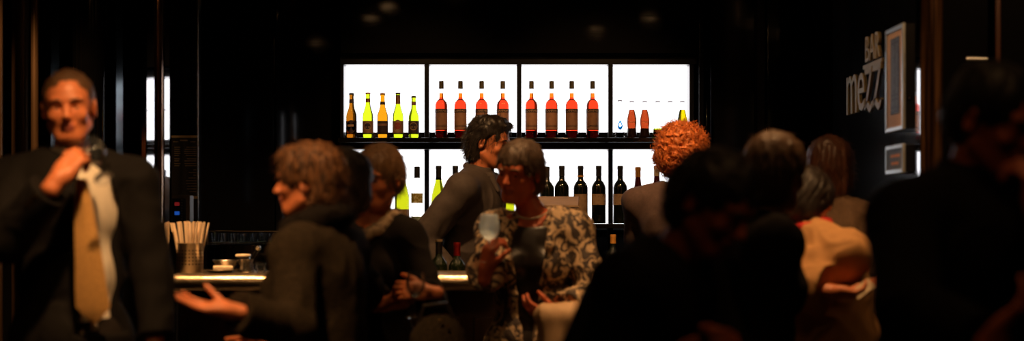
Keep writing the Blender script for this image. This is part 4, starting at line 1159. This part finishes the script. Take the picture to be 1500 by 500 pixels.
M['hr_auburn'] = mat('auburn_hair', (0.085, 0.028, 0.011), .45, var=.5, stretch=(8, 8, 1), scale=30)
M['hr_short'] = mat('grizzled_hair', (0.10, 0.06, 0.035), .6, var=.5, scale=60)

# 1 --- man with the gold tie, drinking, left
d = 6.1
p = Person('man in dark suit and loosened gold tie sipping from a glass, far left', at(101, 158, d), S=1.80, yaw=6, lean=-2, head=(8, 4, -3), wid=1.02)
wr = at(86, 262, 5.80)
ebow = dict(hint=(-.5, -.2, -1))
p.setarm('R', wr, (-.45, -.3, -1), dict(Fd=at(128, 206, 5.86) - wr, N=np.array((.35, .9, .1)), curl=(52, 56, 60, 62), side=1, spread=2, tdir=(.55, .35, .75)))
p.setarm('L', at(228, 520, 6.0), (.6, .5, -1))
p.body(h=.005); p.brows(M['hr_brown'])
p.hair(M['hr_brown'], vol=.008, amp=.004, tufts=500, tl=.012, tr=.0008)
DY = 5.86
def lapel_open(f):
    lo, hi = at(90, 490, 5.7), at(210, 205, 6.15)
    def fn(X, Y, Z):
        py = HOR - (Z - CAMZ) * F / d; px = 750 + X * F / 5.93
        L = 103 + (py - 250) * .02; Rr = np.clip(148 + (py - 250) * .22, 0, 199)
        return np.maximum(np.maximum((L - px), (px - Rr)) / 450, np.maximum(Y - 6.08, (py - 488) / 450)) + 0 * Y
    f.fun(lo, hi, fn, .01, 's')
p.garment('shirt', M['cl_shirt'], t=.012, sleeves=.72, wr=.006, wf=8, neck_r=.058, coll=.045)
p.garment('jacket', M['cl_suit'], t=.032, sleeves=.80, flare=.008, hem=.10, wr=.005, hooks=lapel_open, neck_r=.068)
p.trousers(M['cl_trouser']); p.shoes(M['leather'])
# tie hanging askew in front of the shirt
tp = [(119, 262, 7), (120, 272, 9), (122, 300, 13), (126, 340, 17), (130, 380, 20), (133, 420, 23), (136, 450, 25), (137, 463, 14), (138, 476, 1)]
V = []
yy = [5.90, 5.895, 5.905, 5.90, 5.90, 5.905, 5.91, 5.912, 5.914]
for (px, py, hw), y in zip(tp, yy):
    a, b = at(px - hw, py, y), at(px + hw, py, y); c = at(px, py, y - .012)
    V += [a, c, b, b + np.array((0, .008, 0)), c + np.array((0, .008, 0)), a + np.array((0, .008, 0))]
Q = []
for j in range(len(tp) - 1):
    for k in range(6): Q.append((j * 6 + k, j * 6 + (k + 1) % 6, j * 6 + 6 + (k + 1) % 6, j * 6 + 6 + k))
MB().raw(V, [tuple(reversed(q)) for q in Q] + [(0, 1, 2, 3, 4, 5)]).build('tie', M['cl_tie'], p.root, org=p.org)
e = p.arm['R']; fa = e['wr'] - e['el']; fn_ = unit(fa)
for i in range(3):
    c = e['el'] + fa * (.60 + i * .075); n = unit(np.cross(fn_, (0, 0.1, 1)) + np.array((.2, -1.2, .1))); n = unit(n - fn_ * np.dot(n, fn_))
    MB().lathe([(0, -.002), (.0085, -.001), (.0085, .003), (0, .0045)], 14, c + n * .066, 0, np.array(Vector(n).to_track_quat('Z', 'Y').to_matrix())).build('cuff_button', M['gold'], p.root, org=p.org)
wine_glass('wine glass tipped at the mouth of the man in the gold tie', at(152, 262, 5.80), unit(at(129, 196, 5.93) - at(152, 262, 5.80)), None, q=.9, m='glass_clear')

# 2 --- woman in tweed coat, profile to the left, gesturing
d = 6.1
p = Person('woman in dark tweed coat seen in profile, holding out an open palm', at(450, 267, d), S=1.62, yaw=-112, lean=4, head=(-98, 2, 0), fem=True, wid=1.06, q=.98)
wr = at(338, 456, 5.62)
p.setarm('L', wr, (.55, -.1, -1), dict(Fd=(-1, -.10, .16), N=(0.12, -.30, 1), curl=(10, 8, 8, 10), side=1, spread=5, thumb=(38, 8, 5)))
p.setarm('R', at(395, 500, 6.4), (.3, .3, -1))
p.hands['L']['side'] = 1
p.body(h=.005)
def sh2(f, T, E): E((0, .06, .03), (.078, .07, .09)); E((0, -.05, .085), (.06, .045, .035))
p.hair(M['hr_grey'], vol=.020, back=.01, amp=.007, fringe=.0, side=.0, tufts=1300, tl=.03, shape=sh2, seed=4)
p.garment('turtleneck', M['cl_black'], t=.012, sleeves=.95, neck=False, coll=.055)
def open2(f): f.ell(p.U(0, -.17, .17 * p.S), (.075, .15, .30), p.B, .02, 's')
p.garment('coat', M['cl_tweed'], t=.036, sleeves=.90, flare=.012, hem=.42, wr=.006, neck_r=.085, k=.06, hooks=open2)
f = SDF()
for a in range(14):
    q_ = lambda t: p.neck0 + p.B @ np.array((math.sin(t) * .078, -math.cos(t) * .082, .030 - .022 * math.cos(t)))
    f.cap(q_(a / 14 * 2 * PI), q_((a + 1) / 14 * 2 * PI), .038, .038, .012)
f.displace(wrinkle(.007, 18, 41)); f.build('scarf', M['cl_black'], p.root, .006, p.org)
p.trousers(M['cl_trouser']); p.shoes(M['leather'])

# 3 --- dark haired person between
p = Person('dark-haired person in black hidden between the tweed coat and the blonde', at(509, 271, 6.60), S=1.60, yaw=110, lean=8, head=(150, 0, 0), fem=True, q=.98, wid=.85)
p.body(h=.008, eyes=False)
p.hair(M['hr_dark'], vol=.020, back=.05, side=.03, amp=.004, tufts=400, seed=8)
p.garment('coat', M['cl_black'], t=.03, sleeves=.9, hem=.40, h=.008); p.trousers(M['cl_trouser'], h=.01); p.shoes(M['leather'])

# 4 --- blonde woman
d = 7.2
p = Person('short-haired blonde woman in black cardigan with a pale scarf, holding a glass', at(554, 261, d), S=1.60, yaw=-30, lean=3, head=(-24, 10, 4), off=-.03, fem=True, q=1.0, wid=.95, skin='skin')
wr = at(578, 432, 6.62)
p.setarm('L', at(626, 428, 6.85), (.35, .4, -1), dict(Fd=(-1, -.25, .10), N=(-.1, .9, -.2), curl=(48, 50, 52, 55), side=-1, thumb=(40, 20, 20), spread=2))
p.setarm('R', at(572, 462, 6.86), (-.9, .2, -.8), dict(Fd=(1, -.2, .1), N=(.0, .5, .9), curl=(40, 42, 45, 45), side=1, spread=3))
p.body(h=.005); p.brows(M['hr_brown'])
p.hair(M['hr_blond'], vol=.017, back=.0, side=.0, amp=.004, fringe=.015, tufts=1200, tl=.028, seed=5)
p.garment('blouse', M['cl_black'], t=.010, sleeves=.9)
p.garment('cardigan', M['cl_black'], t=.028, sleeves=.86, hem=.20, wr=.006, neck_r=.09)
f = SDF()
for a in range(14):
    an = a / 14 * 2 * PI; an2 = (a + 1) / 14 * 2 * PI
    q_ = lambda t: p.neck0 + p.B @ np.array((math.sin(t) * .088, -math.cos(t) * .100 - .014, .034 - .056 * max(math.cos(t), -.2)))
    f.cap(q_(an) - np.array((0, 0, .03)), q_(an2) - np.array((0, 0, .03)), .025, .025, .012)
f.displace(wrinkle(.006, 22, 40)); f.build('scarf', M['cl_scarf'], p.root, .005, p.org)
p.trousers(M['cl_trouser'], h=.01); p.shoes(M['leather'])
wine_glass('wine glass held by its stem by the blonde woman in the cardigan', at(606, 466, 6.78), (.06, -.05, 1), None, q=.9, m='glass_clear')
# studded bag
b = thing('handbag', 'brown handbag with two metal studs beside the blonde woman', 'handbag', tuple(at(642, 532, 6.6))); ob_ = at(642, 532, 6.6)
f = SDF(); f.ell(ob_ + np.array((0, 0, .07)), (.10, .05, .10), None, .02); f.displace(wrinkle(.004, 14, 51)); f.build('body', M['cl_tweed'], b, .006, ob_)
MB().tube([ob_ + np.array((-.075, 0, .12)), ob_ + np.array((-.05, 0, .20)), ob_ + np.array((.03, 0, .21)), ob_ + np.array((.065, 0, .13))], .008, 8).build('strap', M['leather'], b, org=ob_)
for px, py in ((645, 470), (655, 478)):
    c = at(px, py, 6.545); MB().lathe([(0, -.006), (.005, -.004), (.0065, 0), (.005, .004), (0, .006)], 12, c).build('stud', M['gold'], b, org=ob_)

# 5 --- barman
d = 9.0
p = Person('barman in charcoal-brown shirt with messy dark hair, in profile to the right', at(717, 209, d), S=1.80, yaw=72, lean=9, head=(70, 12, 0), wid=1.06, q=.99)
p.setarm('R', at(668, 415, 8.72), (-.6, .1, -.4), dict(Fd=(.5, -.1, -.8), N=(.2, .9, 0), curl=30, side=1))
p.setarm('L', at(722, 400, 8.95), (-.3, .5, -1), dict(Fd=(.5, -.2, -.6), N=(0, -.3, -1), curl=30, side=-1))
p.body(h=.005); p.brows(M['hr_dark'])
def sh5(f, T, E):
    E((0, -.040, .092), (.062, .055, .030)); E((0, .070, .02), (.06, .045, .06)); E((0, .01, .100), (.07, .08, .03))
    for sx in (-1, 1): E((sx * .085, -.045, -.03), (.03, .055, .075), .01, 's'); E((sx * .085, .010, -.03), (.03, .026, .045), .008, 's')
p.hair(M['hr_dark'], vol=.012, amp=.008, freq=(45, 45, 30), back=.02, tufts=2600, tl=.030, tr=.0011, shape=sh5, seed=6, h=.0045)
def shirt_collar(f):
    n = unit(p.neck1 - p.neck0)
    f.cap(p.neck0 - n * .01, p.neck0 + n * .045, .072, .062, .008, cut=True)
    f.cap(p.neck0 + n * .0, p.neck0 + n * .10, .055, .056, .006, 's')
    e = p.U(0, -.075, .315 * p.S - .005); f.ell(p.U(-.025, -.07, .308 * p.S), (.022, .022, .036), p.B, .006); f.ell(p.U(.025, -.07, .308 * p.S), (.022, .022, .036), p.B, .006)
p.garment('shirt', M['cl_barman'], t=.022, t_sl=.024, sleeves=.88, wr=.008, wf=7, neck=False, hooks=shirt_collar, h=.005, seed=13)
f = SDF()
for a in range(16):
    q_ = lambda t: p.neck0 + (p.B @ np.array((math.sin(t) * .066, -math.cos(t) * .070 - .004, .022 - .018 * math.cos(t))))
    f.cap(q_(a / 16 * 2 * PI), q_((a + 1) / 16 * 2 * PI), .016, .016, .008)
for sx in (-1, 1): f.cap(p.neck0 + p.B @ np.array((sx * .035, -.070, .010)), p.neck0 + p.B @ np.array((sx * .050, -.125, -.055)), .020, .008, .01)
f.displace(wrinkle(.002, 22, 47)); f.build('collar', M['cl_barman'], p.root, .0045, p.org)
m = MB(); pts = [p.U(0, -.138 - .012 * math.sin(i / 12 * PI), .292 * p.S - i * .033) for i in range(13)]
m.tube(pts, .011, 8); m.build('placket', M['cl_dark_placket'], p.root, org=p.org)
MB().tube([p.U(0, -.128, .300 * p.S), p.U(0, -.165, .305 * p.S)], [.012, .014], 12).build('collar_clip', M['leather'], p.root, org=p.org)
p.trousers(M['cl_trouser'], h=.01); p.shoes(M['leather'])

# 6 --- woman in the mottled blouse
d = 7.4
p = Person('short-haired woman in mottled cream and brown blouse raising a wine glass', at(760, 253, d), S=1.63, yaw=-14, lean=0, head=(-30, 10, 6), off=.05, fem=True, q=1.02, wid=1.02, skin='skin_red')
wr = at(711, 396, 7.02)
p.setarm('R', wr, (-.05, -.1, -1), dict(Fd=(.15, -.15, 1), N=(.75, .55, .0), curl=(50, 48, 46, 45), side=-1, thumb=(35, 20, 20), spread=2))
p.setarm('L', at(820, 462, 7.12), (1, .2, -1), dict(Fd=(-1, -.1, .1), N=(0, .6, .8), curl=30, side=-1))
p.body(h=.005); p.brows(M['hr_brown'])
p.hair(M['hr_short'], vol=.014, back=.015, side=.0, amp=.004, fringe=.012, tufts=1500, tl=.026, tr=.0009, seed=7)
p.garment('top', M['leather'], t=.010, sleeves=0, wr=.002, neck_r=.095)
def open6(f):
    lo, hi = at(735, 520, 7.0), at(800, 300, 7.4)
    def fn(X, Y, Z):
        py = HOR - (Z - CAMZ) * F / 7.25; px = 750 + X * F / 7.25
        c = 774 + (py - 330) * .0; hw = np.clip(30 - (py - 330) * .13, 6, 34)
        return np.maximum(np.abs(px - c) - hw, 0 * px - 50) / 375 + np.maximum(Y - 7.36, 0) * 3
    f.fun(lo, hi, fn, .01, 's')
def coll6(f):
    for sx in (-1, 1): f.cap(p.U(sx * .06, .01, .325 * p.S), p.U(sx * .085, -.135, .24 * p.S), .018, .024, .015)
    open6(f)
p.garment('blouse', M['cl_camo'], t=.034, sleeves=.78, flare=.020, hem=.16, wr=.007, wf=8, neck_r=.10, hooks=coll6, h=.006)
for i in range(27):
    t = -1.45 + 2.9 * i / 26
    c = p.neck0 + p.B @ np.array((math.sin(t) * .070, -math.cos(t) * .082 - .006, .030 - .045 * math.cos(t)))
    if i == 0: neckl = MB()
    neckl.lathe([(0, -.0045), (.003, -.0035), (.0045, 0), (.003, .0035), (0, .0045)], 10, c)
tag(neckl.build('pearl_necklace', M['pearl'], p.root, org=p.org))
p.trousers(M['cl_trouser'], h=.01); p.shoes(M['leather'])
wine_glass('wine glass raised beside the woman in the mottled blouse', at(717, 384, 7.02), (.0, -.04, 1), None, q=.95)
f = SDF(); cc = at(818, 462, 7.03)
f.cap(cc + np.array((-.05, -.02, .0)), cc + np.array((.06, .0, .0)), .040, .045, .03); f.cap(cc + np.array((-.04, -.03, -.02)), cc + np.array((-.02, -.03, -.24)), .035, .03, .03); f.cap(cc + np.array((.05, -.02, -.02)), cc + np.array((.07, -.02, -.24)), .038, .03, .05)
f.ell(cc + np.array((.01, -.025, -.12)), (.085, .035, .13), None, .03)
f.displace(wrinkle(.008, 12, 60, (1, 1, .4))); o = f.build('folded_shawl', M['cl_cream'], None, .006, cc); o.location = tuple(cc)
tag(o, 'cream shawl folded over the forearm of the woman in the mottled blouse', 'shawl')

# 7 --- redhead
d = 8.95
p = Person('person with a mop of curly copper hair and mauve-brown top, facing away', at(1000, 226, d), S=1.78, yaw=160, lean=4, head=(150, 10, 0), fem=True, q=1.0, wid=1.15)
p.setarm('R', None); p.setarm('L', None)
p.body(h=.007, eyes=False)
def sh7(f, T, E): E((0, .02, .055), (.108, .115, .085)); E((.03, .03, -.02), (.09, .09, .075)); E((-.03, .03, -.01), (.085, .09, .07))
p.hair(M['hr_red'], vol=.026, back=.02, side=.02, curly=62, amp=.012, tufts=1500, tl=.030, tr=.0015, shape=sh7, seed=9, h=.0045)
p.garment('sweater', M['cl_mauve'], t=.024, sleeves=.9, wr=.006, coll=.02); p.trousers(M['cl_trouser'], h=.01); p.shoes(M['leather'])

# 8 --- dark man bowing, centre right
d = 4.65
p = Person('man in black bowing his dark-haired head, right of centre foreground', at(1046, 300, d), S=1.66, yaw=62, lean=30, head=(48, 30, 6), wid=1.12, skin='skin_red', q=1.06)
p.setarm('L', at(1075, 520, 4.5), (.3, .3, -1)); p.setarm('R', at(960, 560, 4.35), (-.4, .1, -1))
p.body(h=.006); p.brows(M['hr_black'])
p.hair(M['hr_dark'], vol=.014, back=.01, amp=.005, tufts=900, tl=.022, seed=10)
p.garment('shirt', M['cl_dkred'], t=.010, sleeves=.9, coll=.03)
def open8(f):
    n = p.U(0, -.14, .20 * p.S); f.ell(p.U(.02, -.16, .20 * p.S), (.045, .07, .20), p.B, .01, 's')
p.garment('jacket', M['cl_black'], t=.045, sleeves=.85, hem=.10, hooks=open8, neck_r=.085, k=.06); p.trousers(M['cl_trouser'], h=.01); p.shoes(M['leather'])

# 9 --- brown hair, black coat
d = 6.1
p = Person('brown-haired person in black coat facing away, left of the beige coat', at(1138, 254, d), S=1.64, yaw=104, lean=16, head=(140, 8, 0), fem=True, q=1.02, wid=1.0)
p.body(h=.007, eyes=False)
p.hair(M['hr_brown'], vol=.018, back=.02, side=.0, amp=.004, tufts=1300, tl=.026, seed=12)
p.garment('coat', M['cl_black'], t=.036, sleeves=.9, hem=.42, neck_r=.085); p.trousers(M['cl_trouser'], h=.01); p.shoes(M['leather'])
f = SDF()
for a in range(14):
    q_ = lambda t: p.neck0 + p.B @ np.array((math.sin(t) * .070, -math.cos(t) * .072, .022))
    f.cap(q_(a / 14 * 2 * PI), q_((a + 1) / 14 * 2 * PI), .016, .016, .01)
f.displace(wrinkle(.003, 22, 44)); f.build('collar', M['cl_brown'], p.root, .005, p.org)

# 10 --- beige coat, bent over what they read
d = 6.95
p = Person('dark-haired person in beige coat and red scarf looking down at a slip', at(1181, 296, d), S=1.58, yaw=118, lean=-10, head=(112, 34, 0), off=.06, fem=True, q=.96, wid=1.42)
wr = at(1222, 428, 6.60)
p.setarm('R', wr, (-1, -.5, -.7), dict(Fd=(1, -.15, -.10), N=(0, .3, 1), curl=(25, 28, 32, 35), side=-1, spread=3))
p.setarm('L', at(1236, 424, 7.05), (.5, .7, -1), dict(Fd=(1, -.3, 0), N=(0, -.4, .8), curl=30, side=-1))
p.body(h=.005, eyes=False)
p.hair(M['hr_dark'], vol=.018, back=.03, side=.02, amp=.004, tufts=600, seed=14)
p.garment('coat', M['cl_beige'], t=.055, sleeves=.84, flare=.018, hem=.45, wr=.009, wf=7, neck_r=.08, k=.06, h=.006, seed=17)
f = SDF()
for a in range(14):
    q_ = lambda t: p.neck0 + p.B @ np.array((math.sin(t) * .078, -math.cos(t) * .080, .040))
    f.cap(q_(a / 14 * 2 * PI), q_((a + 1) / 14 * 2 * PI), .028, .028, .01)
f.displace(wrinkle(.004, 22, 45)); f.build('scarf', M['cl_red'], p.root, .005, p.org)
p.trousers(M['cl_trouser'], h=.01); p.shoes(M['leather'])
o = MB().box((0, 0, 0), (.075, .045, .006)).build('paper_slip', M['cloth_cream'], bevel=.001); c = at(1264, 424, 6.57); o.location = tuple(c); o.rotation_euler = (R(55), R(-38), 0)
tag(o, 'cream slip held in the hands of the person in beige', 'paper')

# 11 --- auburn hair, brown jacket
d = 7.62
p = Person('auburn-haired person in brown jacket facing away, nearest the side wall', at(1217, 247, d), S=1.66, yaw=172, lean=4, head=(160, 6, 0), fem=True, q=.97, wid=.96)
p.body(h=.007, eyes=False)
p.hair(M['hr_auburn'], vol=.022, back=.06, side=.03, amp=.004, tufts=900, seed=15)
p.garment('jacket', M['cl_brown'], t=.036, sleeves=.88, hem=.15, wr=.007); p.trousers(M['cl_trouser'], h=.01); p.shoes(M['leather'])

# 12 --- big dark man at the right edge
d = 4.6
p = Person('broad man in black at the right edge, face turned down in shadow', at(1458, 176, d), S=1.72, yaw=38, lean=8, head=(42, 20, 0), wid=1.22, skin='skin_red', q=1.12)
p.setarm('L', at(1524, 322, 4.28), (1, -.3, -1), dict(Fd=(-.1, .1, 1), N=(-.6, .6, 0), curl=(50, 52, 55, 55), side=-1))
p.setarm('R', at(1455, 505, 4.12), (-1, .2, -.6), dict(Fd=(.7, -.2, .7), N=(.2, .6, .8), curl=30, side=-1))
p.body(h=.006); p.brows(M['hr_black'])
p.hair(M['hr_black'], vol=.012, amp=.003, tufts=700, tl=.02, seed=16)
p.garment('shirt', M['cl_black'], t=.012, sleeves=.9)
p.garment('jacket', M['cl_black'], t=.045, sleeves=.86, hem=.1, k=.06, neck=False, coll=.07); p.trousers(M['cl_trouser'], h=.01); p.shoes(M['leather'])
